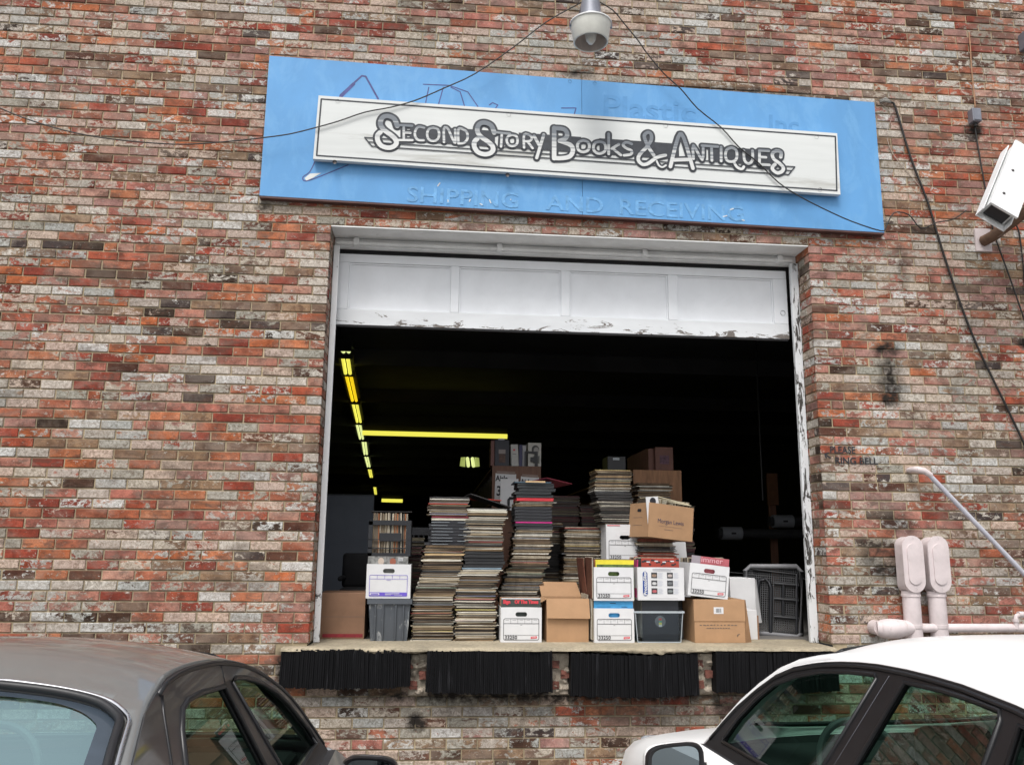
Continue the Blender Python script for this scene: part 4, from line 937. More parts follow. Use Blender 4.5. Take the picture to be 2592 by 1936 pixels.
upright(.26, .50, 2.47, .29, 13, 45, .298, 'y')
t = thing('clear_bin', 'clear plastic bin of records under the appliance carton', 'bin', (2.468,.205,FLOOR))
def taper(mb, w0, w1, d0, d1, z0, z1, th=.003):
    for s in (0, 1):
        pass
    a = [(-w0,0.01,z0),(w0,.01,z0),(w0,.01+d0,z0),(-w0,.01+d0,z0)]; b = [(-w1,0,z1),(w1,0,z1),(w1,d1,z1),(-w1,d1,z1)]
    mb.add(a+b, [(0,1,5,4),(1,2,6,5),(2,3,7,6),(3,0,4,7),(0,3,2,1)])
m = MB(); taper(m, .158, .176, .32, .34, .002, .218); solid(m.build('bin_body', MT['clear_plastic'], t), .002)
m = MB()
for a, b in (((-.187,-.008),(.187,.0)),((-.187,.34),(.187,.348)),((-.187,0),(-.178,.34)),((.178,0),(.187,.34))): m.box((a[0],a[1],.208),(b[0],b[1],.222))
m.tube([(-.158,.006,.004),(.158,.006,.004)], .004, 6).tube([(-.159,.007,.004),(-.176,.0,.21)], .0035, 6).tube([(.159,.007,.004),(.176,.0,.21)], .0035, 6)
m.build('bin_rim', MT['clear_rim'], t)
c = front_sleeve('black paper sleeve with a round label hole inside the clear bin', 2.487, .240, -.006, (.022,.024,.03), .270, .288, tilt=0)
dk = NT('disc_label'); 
MB().lathe([(0,0),(.040,0)], (-.002,-.0012,.138), 28, m=Matrix.Rotation(pi/2,4,'X')).build('hole', mat('grey_vinyl_label', (.16,.17,.17), .5, .2, 30), c)
for k,cc in enumerate(((.5,.08,.07),(.12,.33,.22),(.62,.60,.12),(.60,.60,.56))):
    MB().box((-.013,-.0024,.160-k*.015-.0145),(.009,-.0014,.160-k*.015)).build('label_stripe', colmat('label_stripe', cc), c)
for k in range(3): pile_add(2.355+k*.006, .40, .150, .0035, 0, (.62,.61,.58), .93, Matrix.Rotation(pi/2,4,'Y'))
# tilted carton on brown carton
c = carton('tilted white storage carton 33250 resting on the brown carton with a barcode', 2.835, .205, .305, .300, .32, .236, MT['box_white'], group='white storage cartons with number', ry=RAD(6.0)); form_label(c, .300, MT['ink'])
c = front_sleeve('grey and pink sleeve with outlined letters immer in the tilted carton', 2.845, .228, .315, (.42,.10,.12), .285, .280, ry=RAD(6.0), tilt=0)
MB().box((-.143,-.0016,.15),(-.075,-.0006,.2805)).build('grey_part', colmat('grey_part', (.32,.28,.31)), c)
lettering('title', 'immer', -.072, -.003, .240, .058, colmat('pale_pink_print', (.75,.42,.46)), c, sx=1.08)
upright(.25, .50, 2.855, .315, 12, 46, .275, 'y')
t = thing('brown_box', 'brown carton with barcode sticker and side turned, under the tilted carton', 'box', (2.73,.205,FLOOR))
MB().box((0,0,0),(.378,.32,.306), bev=.003).build('body', MT['box_brown'], t)
MB().box((-.004,-.0045,.152),(.380,-.0005,.3065), bev=.0015).build('lid_flap', MT['box_brown'], t)
MB().box((.145,-.0058,.205),(.218,-.0048,.252)).build('sticker', MT['box_white'], t)
m = MB(); rng = random.Random(4); [rline(m, [(.162+k*.0040,.215),(.162+k*.0040,.242)], rng.choice((.0006,.0012)), -.0062) for k in range(10)]; m.build('barcode', MT['ink'], t)
m = MB(); [rline(m, [(.04+k*.026,.125),(.04+k*.026+rng.uniform(.006,.016),.125+rng.uniform(-.002,.002))], .0026, -.0012) for k in range(11)]; [rline(m, [(.09+k*.02,.104),(.09+k*.02+.012,.103)], .0022, -.0012) for k in range(9)]
m.strip([(.315,.052),(.335,.062)], .002, -.0016); m.strip([(.318,.045),(.323,.062)], .002, -.0018); m.build('faint_print', MT['ink_soft'], t)
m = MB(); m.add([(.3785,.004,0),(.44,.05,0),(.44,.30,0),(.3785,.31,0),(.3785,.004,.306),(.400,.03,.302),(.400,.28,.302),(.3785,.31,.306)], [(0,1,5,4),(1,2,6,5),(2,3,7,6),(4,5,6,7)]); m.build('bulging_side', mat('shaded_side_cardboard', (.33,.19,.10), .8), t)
# open brown carton
t = thing('open_brown_box', 'open brown carton with front flap folded down in the middle of the dock', 'box', (1.652,.255,FLOOR))
w_ = .306; MB().box((0,0,0),(w_,.004,.300)).box((0,.0045,0),(.004,.31,.300)).box((w_-.004,.0045,0),(w_,.31,.300)).box((.0045,.306,0),(w_-.0045,.31,.300)).box((.0045,.0045,0),(w_-.0045,.3055,.004)).build('body', MT['box_brown'], t)
m = MB(); m.add([(-.003,-.002,.304),(w_+.004,-.002,.304),(w_+.006,-.034,.166),(-.002,-.030,.168)], [(0,1,2,3)]); solid(m.build('front_flap', MT['box_brown'], t), .004, 1)
m = MB(); m.add([(.0,.31,.300),(w_,.31,.300),(w_-.03,.36,.405),(-.02,.36,.408)], [(0,1,2,3)]); solid(m.build('back_flap', MT['box_brown'], t), .004, 1)
m = MB(); m.add([(.002,.0,.300),(.002,.31,.300),(-.065,.30,.25),(-.06,.02,.262)], [(0,1,2,3)]); solid(m.build('side_flap', MT['box_brown'], t), .004, 1)
# rear carton of the same kind
c = carton('rear white storage carton 33250 holding up a stack of records, half hidden', 2.335, .70, .548, .300, .36, .236, MT['box_white'], group='white storage cartons with number'); form_label(c, .30, MT['ink'])
MB().box((-.15,.002,.236),(.15,.36,.290)).build('box_top', MT['box_white'], c); m = MB(); rline(m, [(-.14,.282),(-.04,.282)], .003, -.0002); m.build('red_print', MT['red_tag'], c)
c = carton('plain white carton under the rear storage carton, mostly hidden', 2.335, .71, FLOOR, .30, .34, .556, MT['box_white'], hole=False, open_top=False)
# law firm carton
t = thing('law_firm_box', 'tan carton printed Morgan Lewis, tilted on a stack and packed with records', 'box', (2.455,.43,.742)); t.rotation_euler = (0, RAD(5), RAD(17)*1.0)
w_, d_, h_ = .40, .30, .262
MB().box((0,0,0),(w_,.004,h_)).box((0,.0045,0),(.004,d_,h_)).box((w_-.004,.0045,0),(w_,d_,h_)).box((.0045,d_-.004,0),(w_-.0045,d_,h_)).box((.0045,.0045,0),(w_-.0045,d_-.0045,.004)).build('body', MT['box_brown'], t)
lettering('printed_name', 'Morgan Lewis', .075, -.002, .115, .047, colmat('dark_blue_ink', (.03,.035,.09)), t, bold=-.0002, sx=.90)
m = MB(); rline(m, [(.09+.0,.092),(.30,.092)], .0009, -.0008); rline(m, [(.14,.068),(.22,.068)], .0016, -.0008); m.build('small_print', MT['ink_soft'], t)
m = MB()
for a, b in (((-.0006,.10,.150),(-.0006,.24,.150)),((-.0006,.10,.09),(-.0006,.24,.09))): m.tube([a,b], .0012, 4)
m.build('side_lines', MT['ink_soft'], t)
MB().prism(stadium(0,0,.03,.012), -.0006, .0).build('hand_hole', MT['ink'], t).matrix_local = Matrix.Translation((-.0008,.15,.205)) @ Matrix.Rotation(-pi/2,4,'Z')
rot = Matrix.Translation((2.455,.43,.742)) @ Matrix.Rotation(RAD(17),4,'Z') @ Matrix.Rotation(RAD(5),4,'Y')
rng = random.Random(9)
for k in range(26):
    PILE_M = rot @ Matrix.Translation((.045+k*.0125, .15, .165)) @ Matrix.Rotation(pi/2+.10,4,'Y') @ Matrix.Diagonal((.94,.86,.0055*rng.uniform(.5,1.1),1))
    PILE.add([PILE_M @ Vector(v) for v in SV], SF); PCOL.extend([(*rng.choice([(.5,.46,.38),(.2,.17,.12),(.06,.05,.04),(.6,.58,.5),(.35,.3,.2)]),1)]*len(SF))
q_ = rot @ Vector((.02,.15,.16)); 
t = thing('record_sleeve', 'white paper sleeve with a black disc showing at the left of the tan carton', 'record', rot @ Vector((.012,.012,.02))); t.rotation_euler = (.0, RAD(-4), RAD(17))
MB().box((0,0,0),(.11,.003,.283)).build('paper', MT['box_white'], t); MB().prism([(.060+.028*cos(a_), .248+.028*sin(a_)) for a_ in [2*pi*i/20 for i in range(20)]], -.0012, -.0003).build('disc', MT['ink'], t)
for k,(dx,dz,ry,lb) in enumerate(((.225,.300,.20,'cream sleeve lying slanted on top of the tan carton, topmost'),(.235,.292,.17,'cream sleeve lying slanted second on the tan carton'),(.255,.284,.14,'cream sleeve lying slanted lowest on the tan carton'))):
    p_ = rot @ Vector((dx,.16,dz)); one_sleeve(p_.x, p_.y, p_.z, .006, RAD(14)-k*.05, (.68,.63,.48), lb, None, ry=ry, sc=.98)
# behind: white sheets and cartons
t = thing('white_carton', 'grey white tall carton standing behind the tilted carton', 'box', (3.165,.66,FLOOR)); MB().box((0,0,0),(.20,.30,.445), bev=.003).build('body', MT['box_white'], t)
m = MB(); m.add([(.2005,0,.445),(.2005,.0,.10),(.265,.05,.10),(.235,.05,.43)], [(0,1,2,3)]); solid(m.build('loose_flap', MT['box_white'], t), .004, 0)
t = thing('white_carton', 'low white carton with notched edge right of the barcode carton', 'box', (3.205,.44,FLOOR)); MB().box((0,0,0),(.085,.2,.215), bev=.002).build('body', MT['box_white'], t)
MB().box((.085,.002,0),(.098,.2,.175)).build('lower_flap', MT['box_brown2'], t)
t = thing('grey_bin', 'grey plastic bin end between the clear bin and the barcode carton', 'bin', (2.70,.50,FLOOR)); MB().box((0,0,0),(.13,.3,.215), bev=.01).build('body', mat('dull_grey_plastic', (.24,.24,.26), .5), t); MB().box((-.01,-.01,.2155),(.14,.31,.228), bev=.003).build('rim', MT['tote'], t)
MB().box((.0,-.0,.229),(.25,.30,.28)).build('lid_stack', MT['black_plastic'], t)
t = thing('white_board', 'tall white board leaning behind the tan carton', 'board', (2.80,.98,FLOOR)); m = MB(); m.add([(0,0,0),(.16,0,0),(.13,.1,.86),(.0,.1,.86)], [(0,1,2,3)]); solid(m.build('board', MT['box_white'], t), .006, 0)

# ---- left group
t = thing('flat_brown_box', 'dull brown carton with torn tape and a red stripe beside the left jamb', 'box', (-.0,.45,FLOOR))
MB().box((.004,0,0),(.335,.35,.325), bev=.003).build('body', MT['box_brown2'], t)
MB().box((.035,-.0018,.012),(.325,-.0004,.036)).build('red_stripe', mat('dull_red_print', (.26,.02,.03), .7, .3, 20), t)
MB().box((.005,-.001,.155),(.334,.001,.157)).build('crease', MT['ink_soft'], t)
t = thing('grey_tote', 'dark grey plastic tote smeared with white paint at the bottom left', 'tote', (.520,.30,FLOOR))
m = MB(); w0, w1 = .130, .148; a = [(-w0,.02,.0),(w0,.02,0),(w0,.38,0),(-w0,.38,0)]; b = [(-w1,0,.262),(w1,0,.262),(w1,.40,.262),(-w1,.40,.262)]
m.add(a+b, [(0,1,5,4),(1,2,6,5),(2,3,7,6),(3,0,4,7),(0,3,2,1)]); solid(m.build('tote_body', mat('smeared_grey_plastic', (.075,.085,.10), .5, .15, 12, dirt=((.55,.56,.56), 9, .56, .85), stretch=(1.3,1,.6)), t), .003)
m = MB()
for x in (-.10,-.045,.045,.10): m.add([(x-.006,.018,.01),(x+.006,.018,.01),(x+.007,-.004,.25),(x-.007,-.004,.25),(x-.004,.006,.01),(x+.004,.006,.01),(x+.005,-.012,.25),(x-.005,-.012,.25)], [(0,1,5,4),(4,5,6,7),(1,2,6,5),(3,0,4,7),(2,3,7,6)])
m.build('ribs', MT['tote'], t)
m = MB()
for a, b in (((-.160,-.014),(.160,-.001)),((-.160,.401),(.160,.412)),((-.160,-.001),(-.150,.401)),((.150,-.001),(.160,.401))): m.box((a[0],a[1],.258),(b[0],b[1],.292))
m.build('rim', MT['tote'], t)
c = carton('white carton with purple printing standing on the grey tote', .505, .30, .280, .318, .36, .243, MT['box_white'])
m = MB(); rline(m, rrect(-.135,.018,.135,.165,.006), .0014, -.0022); rline(m, [(-.133,.138),(.133,.138)], .0012, -.0022)
for k in (-.082,-.028,.026,.08): rline(m, [(k,.138),(k,.164)], .0010, -.0022)
rline(m, [(-.015,.131),(.015,.131)], .0012, -.0022)
m.build('printed_form', MT['purple_ink'], c)
m = MB(); m.add([(-.133,-.0026,.019),(.133,-.0026,.019),(.133,-.0026,.044),(-.133,-.0026,.044)], [(0,1,2,3)]); m.build('purple_band', MT['purple_ink'], c)
m = MB(); rline(m, [(-.02,.034),(.08,.036)], .0022, -.0034); rline(m, [(-.02,.027),(.02,.027)], .0012, -.0034); rline(m, [(.045,.026),(.10,.026)], .0012, -.0034); rline(m, [(-.125,.032),(-.068,.032)], .007, -.0034); m.build('white_print', MT['box_white'], c)
m = MB(); rline(m, [(-.120,.032),(-.073,.032)], .0036, -.0042); m.build('dark_print', MT['purple_ink'], c)
c = front_sleeve('dark pictured sleeve with two heads standing in the purple printed carton', .495, .322, .29, (.13,.13,.12), .29, .288, tilt=0)
MB().box((-.145,-.0014,.20),(.145,-.0004,.288)).build('picture', mat('black_and_white_picture', (.25,.25,.24), .6, .9, 18), c)
MB().prism([(-.05+.022*cos(a_),.252+.026*sin(a_)) for a_ in [i*.4 for i in range(16)]], -.003, -.0018).build('pale_head', colmat('pale_head', (.55,.45,.38)), c)
MB().prism([(.035+.022*cos(a_),.250+.025*sin(a_)) for a_ in [i*.4 for i in range(16)]], -.003, -.0018).build('ruddy_head', colmat('ruddy_head', (.32,.10,.06)), c)
MB().box((.075,-.003,.255),(.108,-.002,.278)).build('barcode_patch', MT['box_white'], c)
m = MB(); [rline(m, [(.079+k*.0048,.258),(.079+k*.0048,.275)], .0009, -.0034) for k in range(6)]; m.build('barcode', MT['ink'], c)
upright(.34, .60, .50, .29, 12, 47, .285, 'y')
# crate with records
t = thing('milk_crate', 'black slatted plastic crate packed with upright records on the white carton', 'crate', (.500,.325,.580))
m = MB(); w_, d_, h_ = .155, .33, .315
for (x0_,x1_,y0_,y1_) in ((-w_,w_,-.006,.006),(-w_,w_,d_-.006,d_+.006),(-w_,-w_+.012,.0065,d_-.0065),(w_-.012,w_,.0065,d_-.0065)):
    for z0_,z1_ in ((0,.022),(.052,.060),(.222,.256)): m.box((x0_,y0_,z0_),(x1_,y1_,z1_))
    if y1_-y0_ < .05: m.box((x0_,y0_,.115),(x1_,y1_,.120))
m.box((-w_,-.006,0),(-w_+.030,.0055,.25)).box((w_-.036,-.0055,.0),(w_,.0062,.25)).box((-w_,d_-.03,0),(-w_+.02,d_+.0055,.25)).box((w_-.02,d_-.03,0),(w_,d_+.0055,.25)).box((-w_+.013,.007,0.001),(w_-.013,d_-.007,.006))
m.build('crate_body', MT['black_plastic'], t)
MB().box((-.075,-.0085,.105),(.085,-.0065,.165), bev=.001).build('front_plate', MT['black_plastic'], t)
upright(.375, .625, .49, .588, 26, 48, .305, 'x')
one_sleeve(.50, .49, .898, .006, .05, (.02,.02,.022), 'black sleeve lying flat on top of the records in the crate', None, sc=1.02)
t = thing('milk_crate', 'dark crate behind the slatted crate, rim only showing', 'crate', (.74,.95,.54)); m = MB()
for z0_,z1_ in ((0,.03),(.20,.26)): m.box((-.17,-.006,z0_),(.17,.006,z1_)).box((-.17,.0065,z0_),(-.158,.32,z1_)).box((.158,.0065,z0_),(.17,.32,z1_))
for k in range(9): m.box((-.165+k*.040,-.004,.0305),(-.155+k*.040,.004,.1995))
m.build('crate_body', MT['black_plastic'], t)
# leaning black sleeve and red one between the two stacks
one_sleeve(1.225, .52, .990, .007, .10, (.025,.024,.028), 'black sleeve sloping down from the leaning stack to the middle stack', None, ry=.30, sc=1.12)
one_sleeve(1.20, .75, 1.015, .006, .30, (.55,.05,.03), 'bright red sleeve corner behind the sloping black sleeve', None, ry=.05, sc=.8)
one_sleeve(1.72, .86, 1.158, .006, RAD(40), (.20,.02,.045), 'maroon sleeve turned cornerwise on top of the black box sets', None, ry=.10, rx=-.12, sc=1.05)
one_sleeve(1.585, .74, 1.147, .010, .0, (.05,.10,.15), 'dark blue sleeve with a tan spine strip topping the stack', None)
t = thing('spine_strip', 'tan strip along the front edge of the topmost blue sleeve', 'label', (1.59,.578,1.150)); MB().box((-.065,-.003,0),(.09,.0,.012)).build('strip', colmat('tan_strip', (.55,.38,.20)), t)
m = MB()
for k in range(8): m.box((1.50,.578,.672+k*.0), (1.501,.579,.673)) if k < 0 else None
# silver print lines on the black box sets of the leaning stack
m = MB(); rng = random.Random(2)
for k in range(8):
    z_ = .668+k*.0225; x_ = .92+rng.uniform(-.005,.005)
    m.box((x_-.12+rng.uniform(0,.01),.3065,z_),(x_+rng.uniform(0,.06),.3075,z_+.0022)); 
    if k % 2: m.box((x_+.08,.3065,z_),(x_+.14,.3075,z_+.0022))
o = m.build('spine_print', MT['clear_rim']); tag(o, 'silver spine printing along the black box sets in the leaning stack', 'printing')
# pile of the remaining sleeves
o = PILE.build('record_sleeves', MT['pile'])
at = o.data.attributes.new('col', 'FLOAT_COLOR', 'FACE'); at.data.foreach_set('color', [x for c_ in PCOL for x in c_])
tag(o, 'many more old record sleeves in the stacks and cartons behind the front ones', 'records', None, 'stuff')
print('sleeve objects', NS[0], 'pile faces', len(PCOL))

# ================================================================ INSIDE THE WAREHOUSE
t = thing('bookcase', 'brown bookcase end with two taped Aisle sheets behind the record stacks', 'bookcase', (1.35,1.90,FLOOR))
MB().box((0,0,0),(.46,.02,1.415)).build('end_panel', MT['dark_wood'], t)
MB().box((0.002,.0205,1.395),(.458,5.0,1.414)).build('top_board', MT['dark_wood'], t)
MB().box((.22,.0205,0),(.24,5.0,1.394)).build('back_board', MT['dark_wood'], t)
for z_ in (.05,.38,.72,1.06): MB().box((.002,.0205,z_),(.2195,5.0,z_+.018)).build('shelf', MT['dark_wood'], t)
m = MB(); rng = random.Random(8)
for z_ in (.07,.40,.74,1.08):
    y_ = 2.0
    while y_ < 6.6: b = rng.uniform(.02,.05); hh = rng.uniform(.2,.28); m.box((1.36,y_,z_+FLOOR),(1.36+rng.uniform(.14,.19),y_+b*.95,z_+hh+FLOOR)); y_ += b
tag(m.build('shelved_books', mat('dark_books', (.06,.045,.04), .7, .8, 14)), 'dark books filling the bookcase shelves', 'books', None, 'stuff')
def paper(lb, x, y, z, w_, h_, lines, tilt=0):
    t = thing('paper_sheet', lb, 'sign', (x,y,z)); t.rotation_euler = (0,tilt,0)
    MB().box((0,0,0),(w_,.0015,h_)).build('sheet', MT['box_white'], t)
    for s, lx, lz, sz in lines: lettering('lettering', s, lx, -.0015, lz, sz, MT['ink'], t, bold=.0025, sx=.8)
    MB().box((.01,-.001,h_-.004),(w_-.01,.0,h_+.022)).build('tape', mat('brownish_tape', (.22,.15,.12), .4), t)
paper('left taped sheet reading Aisle 3 on the bookcase end', 1.372, 1.895, 1.075, .195, .255, [('Aisle',.004,.185,.072),('3',.014,.05,.125)], RAD(2))
paper('right taped sheet reading Aisle on the bookcase end, mostly hidden', 1.610, 1.895, 1.10, .170, .205, [('Aisle',.0,.135,.066)], RAD(3))
t = thing('display_board', 'blank white panel with a dark handle slot in front of the Aisle sheets', 'board', (1.415,1.72,.98)); MB().box((0,0,0),(.165,.008,.285)).build('panel', MT['box_white'], t)
m = MB(); m.tube([(.075,-.012,.0),(.075,-.012,.095),(.085,-.012,.11),(.20,-.012,.11)], .011, 8); m.build('handle', MT['black_plastic'], t, auto=50)
BK = [(1.335,.035,.24,(.16,.07,.06),'thin reddish book at the left end above the Aisle bookcase'),(1.375,.135,.245,(.045,.047,.06),'wide dark binder with a pale label above the Aisle bookcase'),(1.535,.07,.205,(.50,.50,.48),'leaning white booklet with a small red mark above the bookcase'),
      (1.605,.03,.205,(.06,.06,.13),'narrow navy blue booklet above the Aisle bookcase'),(1.637,.035,.20,(.38,.38,.40),'narrow pale grey booklet above the Aisle bookcase'),(1.690,.125,.225,(.52,.51,.47),'white book with a dark portrait of a head at the right end')]
for k,(x,w_,h_,cc,lb) in enumerate(BK):
    t = thing('book', lb, 'book', (x,1.93,1.402)); 
    if k == 2: t.rotation_euler = (0, RAD(-3), RAD(8))
    MB().box((0,0,0),(w_,.20,h_), bev=.002).build('cover', colmat('book_cover', cc), t)
    if k == 1: MB().box((.035,-.0015,.115),(.10,-.0005,.155)).build('label', colmat('pale_label', (.30,.26,.25)), t); MB().box((.040,-.0015,.03),(.10,-.0005,.113)).build('brown_picture', mat('brown_picture', (.11,.06,.045), .6, .6, 40), t); MB().box((.03,.0,.2455),(.09,.01,.26)).build('tab', MT['box_white'], t)
    if k == 2: MB().box((.020,-.0015,.145),(.040,-.0005,.160)).build('red_mark', MT['red_tag'], t); m = MB(); rline(m, [(.015,.115),(.048,.111)], .002, -.001); m.build('print', MT['ink'], t)
    if k == 5:
        MB().prism([(.070+.036*cos(a_)*(1.0),.160+.042*sin(a_)) for a_ in [i*.35 for i in range(18)]], -.002, -.0005).build('portrait_hair', mat('portrait_hair', (.07,.07,.07), .6, .6, 40), t)
        MB().prism([(.078+.025*cos(a_),.148+.036*sin(a_)) for a_ in [i*.35 for i in range(18)]], -.003, -.0021).build('portrait_face', colmat('portrait_face', (.36,.35,.33)), t)
        MB().box((.05,-.002,.03),(.11,-.0005,.10)).build('portrait_clothes', colmat('portrait_clothes', (.16,.16,.15)), t)
t = thing('bookend', 'black bent metal bookend in front of the portrait book', 'bookend', (1.655,1.905,1.402)); MB().box((0,0,0),(.018,.004,.14)).box((.0185,0,.122),(.125,.004,.14)).box((.095,.0,.0),(.125,.004,.1215)).box((.055,.0,.04),(.0945,.004,.085)).build('plate', MT['black_plastic'], t)
t = thing('plywood_bookcase', 'grained plywood bookcase end behind the tan carton', 'bookcase', (2.63,1.62,FLOOR)); MB().box((0,0,0),(.45,.02,1.375)).build('end_panel', MT['plywood'], t); MB().box((.002,.0205,1.355),(.448,4.5,1.374)).build('top_board', MT['plywood'], t); MB().box((.22,.0205,0),(.24,4.5,1.354)).build('back_board', MT['plywood'], t)
rng = random.Random(6); y_ = 1.66
for k in range(16):
    b = rng.uniform(.05,.07); t = thing('book', 'old brown bound volume in the row on the plywood bookcase', 'book', (2.80 if k else 2.85, y_, 1.362), 0, 'brown volumes on the plywood bookcase')
    if k == 0: t['label'] = 'front brown bound volume with dull red and blue emblem on the plywood bookcase'; del t['group']
    hh = .215+rng.uniform(-.01,.005)
    MB().box((0,0,0),(.17,b*.93,hh), bev=.004).build('cover', mat('brown_binding', (.13,.055,.04), .6, .2, 12), t)
    if k == 0: MB().box((.04,-.0015,.06),(.13,-.0004,.14)).build('emblem', mat('faded_emblem', (.10,.045,.07), .6, .8, 40), t)
    y_ += b
t = thing('black_box_file', 'black box file with a small white tag on the record shelf', 'box', (2.40,1.66,FLOOR)); MB().box((0,0,1.33),(.17,.25,1.50), bev=.004).build('body', MT['black_plastic'], t); MB().box((.05,-.002,1.465),(.11,-.0005,1.485)).build('tag', MT['clear_rim'], t); MB().box((-.03,.01,0),(.21,.30,1.329)).build('stand', MT['dark_wood'], t)
t = thing('partition_wall', 'blue grey partition behind the crate and office chair', 'partition', (-.9,3.0,FLOOR)); MB().box((-.6,0,0),(1.085,.08,1.175)).build('panel', MT['partition'], t); MB().box((-.6,-.004,1.1755),(1.087,.084,1.19)).build('top_cap', MT['tote'], t)
t = thing('office_chair', 'black office chair back and arm in front of the partition', 'chair', (.22,1.35,FLOOR))
MB().box((-.16,.0,.32),(.20,.06,.605), bev=.028).build('backrest', MT['chair'], t, smooth=True); MB().box((-.14,-.36,.27),(.2,.02,.33), bev=.02).build('seat', MT['chair'], t, smooth=True)
MB().tube([(-.135,.03,.40),(-.155,-.05,.40),(-.15,-.2,.40)], .022, 8).build('arm', MT['chair'], t, smooth=True)
MB().tube([(.02,-.17,.27),(.02,-.17,.08)], .022, 10).build('post', MT['chrome'], t, smooth=True); MB().tube([(-.125,.02,.30),(-.125,.02,.05)], .005, 8).build('rod', MT['chrome'], t, smooth=True)
for k in range(5):
    a = 2*pi*k/5; MB().tube([(.02,-.17,.08),(.02+.22*cos(a),-.17+.22*sin(a),.05)], [.022,.014], 8).lathe([(0,-.02),(.025,-.02),(.025,.02),(0,.02)], (.02+.22*cos(a),-.17+.22*sin(a),.025), 12, m=Matrix.Rotation(pi/2,4,'X')).build('leg', MT['chair'], t)
# leaning plastic grille panel
t = thing('plastic_grille', 'dark grey plastic grille panel with rounded rim leaning inside right jamb', 'panel', (3.32,.82,FLOOR)); t.rotation_euler = (RAD(-6), RAD(4), RAD(-16))
def gr():
    m = MB(); w_, h_ = .44, .57
    m.tube([(.03,0,0.02),(w_-.03,0,.02),(w_,0,.05),(w_,0,h_-.04),(w_-.04,0,h_),(.04,0,h_-.03),(0,0,h_-.07),(0,0,.05),(.03,0,.02)], .020, 10); m.build('rim', MT['mesh'], t, auto=50)
    m = MB()
    for z_ in (.16,.30,.42): m.tube([(.23,0,z_),(w_-.02,0,z_)], .012, 8)
    m.tube([(.10,-.004,.03),(.10,-.004,.38),(.115,-.004,.43),(.15,-.004,.45),(.19,-.004,.43),(.205,-.004,.38),(.205,-.004,.03)], .015, 8)
    m.tube([(w_-.035,-.004,.05),(w_-.035,-.004,h_-.06),(.06,-.004,h_-.06)], .010, 8)
    m.tube([(.30,0,.16),(.30,0,.42)], .010, 8)
    m.build('crossbars', MT['black_plastic'], t, auto=50)
    m = MB()
    for k in range(24): m.box((.02+k*.017,.012,.03),(.0255+k*.017,.015,h_-.03))
    for k in range(30): m.box((.02,.0155,.035+k*.0175),(w_-.02,.018,.0405+k*.0175))
    m.build('mesh_grid', mat('grille_mesh', (.05,.05,.053), .45), t)
gr()
for k,(x,z_,lb) in enumerate(((4.60,.955,'grey round duct end faintly visible at the right of the room'),(4.02,.82,'grey round duct end, dimmer, left of the other one'))):
    t = thing('duct_pipe', lb, 'duct', (x,3.0,z_)); MB().tube([(-.11,0,0),(.11,0,0)], .07, 20).build('duct', mat('dull_duct_metal', (.22,.23,.25), .5, .15, 8), t, auto=40); MB().box((-.02,-.076,-.01),(.03,-.070,.01)).build('slot', MT['ink'], t); MB().tube([(-.15,0,0),(-.1105,0,0)], .052, 20).tube([(.1105,0,0),(3,0,0)], .05, 12).build('collar', MT['dark_gap'], t)
t = thing('brown_plank', 'brown plank standing in the gloom beside a thin pipe', 'plank', (4.49,3.1,FLOOR)); MB().box((0,0,1.15),(.12,.03,1.50)).build('plank', mat('dark_plank', (.13,.055,.022), .7), t); MB().tube([(-.06,0,1.2),(-.06,0,3.2)], .012, 8).build('pipe', MT['black_plastic'], t); MB().box((.02,.031,0),(.1,.06,1.5)).build('post', MT['dark_wood'], t)
# fluorescent lamps
TUB = [[[-0.336,4.14,3.0],[-0.324,4.313,3.0]],[[-0.364,4.562,3.0],[-0.438,5.665,3.0]],[[-0.438,5.732,3.0],[-0.558,7.945,3.0]],[[-0.57,8.126,3.0],[-0.698,10.429,3.0]],[[-0.727,10.597,3.0],[-0.869,13.084,3.0]],[[-0.841,13.388,3.0],[-1.036,16.419,3.0]],[[-1.053,16.723,3.0],[-1.23,20.04,3.0]],[[-1.252,20.574,3.0],[-1.451,24.141,3.0]],[[-1.652,28.78,3.0],[-1.982,34.328,3.0]]]
HT = [[-0.405,8.0,2.482],[1.996,8.0,2.465],[-0.548,16.0,1.786],[-0.015,16.0,1.776],[1.558,12.0,2.463],[1.499,12.0,2.589],[1.619,12.0,2.336]]
words = ['nearest short','first full','second, golden','third','fourth, dimmer','fifth','sixth','seventh','small separate eighth']
for k,(a,b) in enumerate(TUB):
    A_ = Vector(a); B_ = Vector(b); t = thing('ceiling_light', words[k]+' lit yellow tube lamp in the row receding down the ceiling', 'ceiling light', (A_+B_)/2, 0, 'tube lamps in the receding row')
    d = B_-A_; L = d.length; t.rotation_euler = (0,0,math.atan2(d.y, d.x)-pi/2)
    w_ = .032
    for s in (-1,1): MB().tube([(s*w_,-L/2,0),(s*w_,L/2,0)], .024, 8).build('tube', MT[('tube_w','tube','tube_o','tube','tube_w','tube_w','tube_w','tube','tube')[k]], t, auto=50)
    MB().box((-.10,-L/2-.03,.035),(.10,L/2+.03,.10)).box((-.05,-L/2-.04,.10),(-.04,-L/2-.03,.25)).box((-.10,-L/2-.05,-.04),(.10,-L/2-.02,.0349)).build('housing', MT['dark_gap'], t)
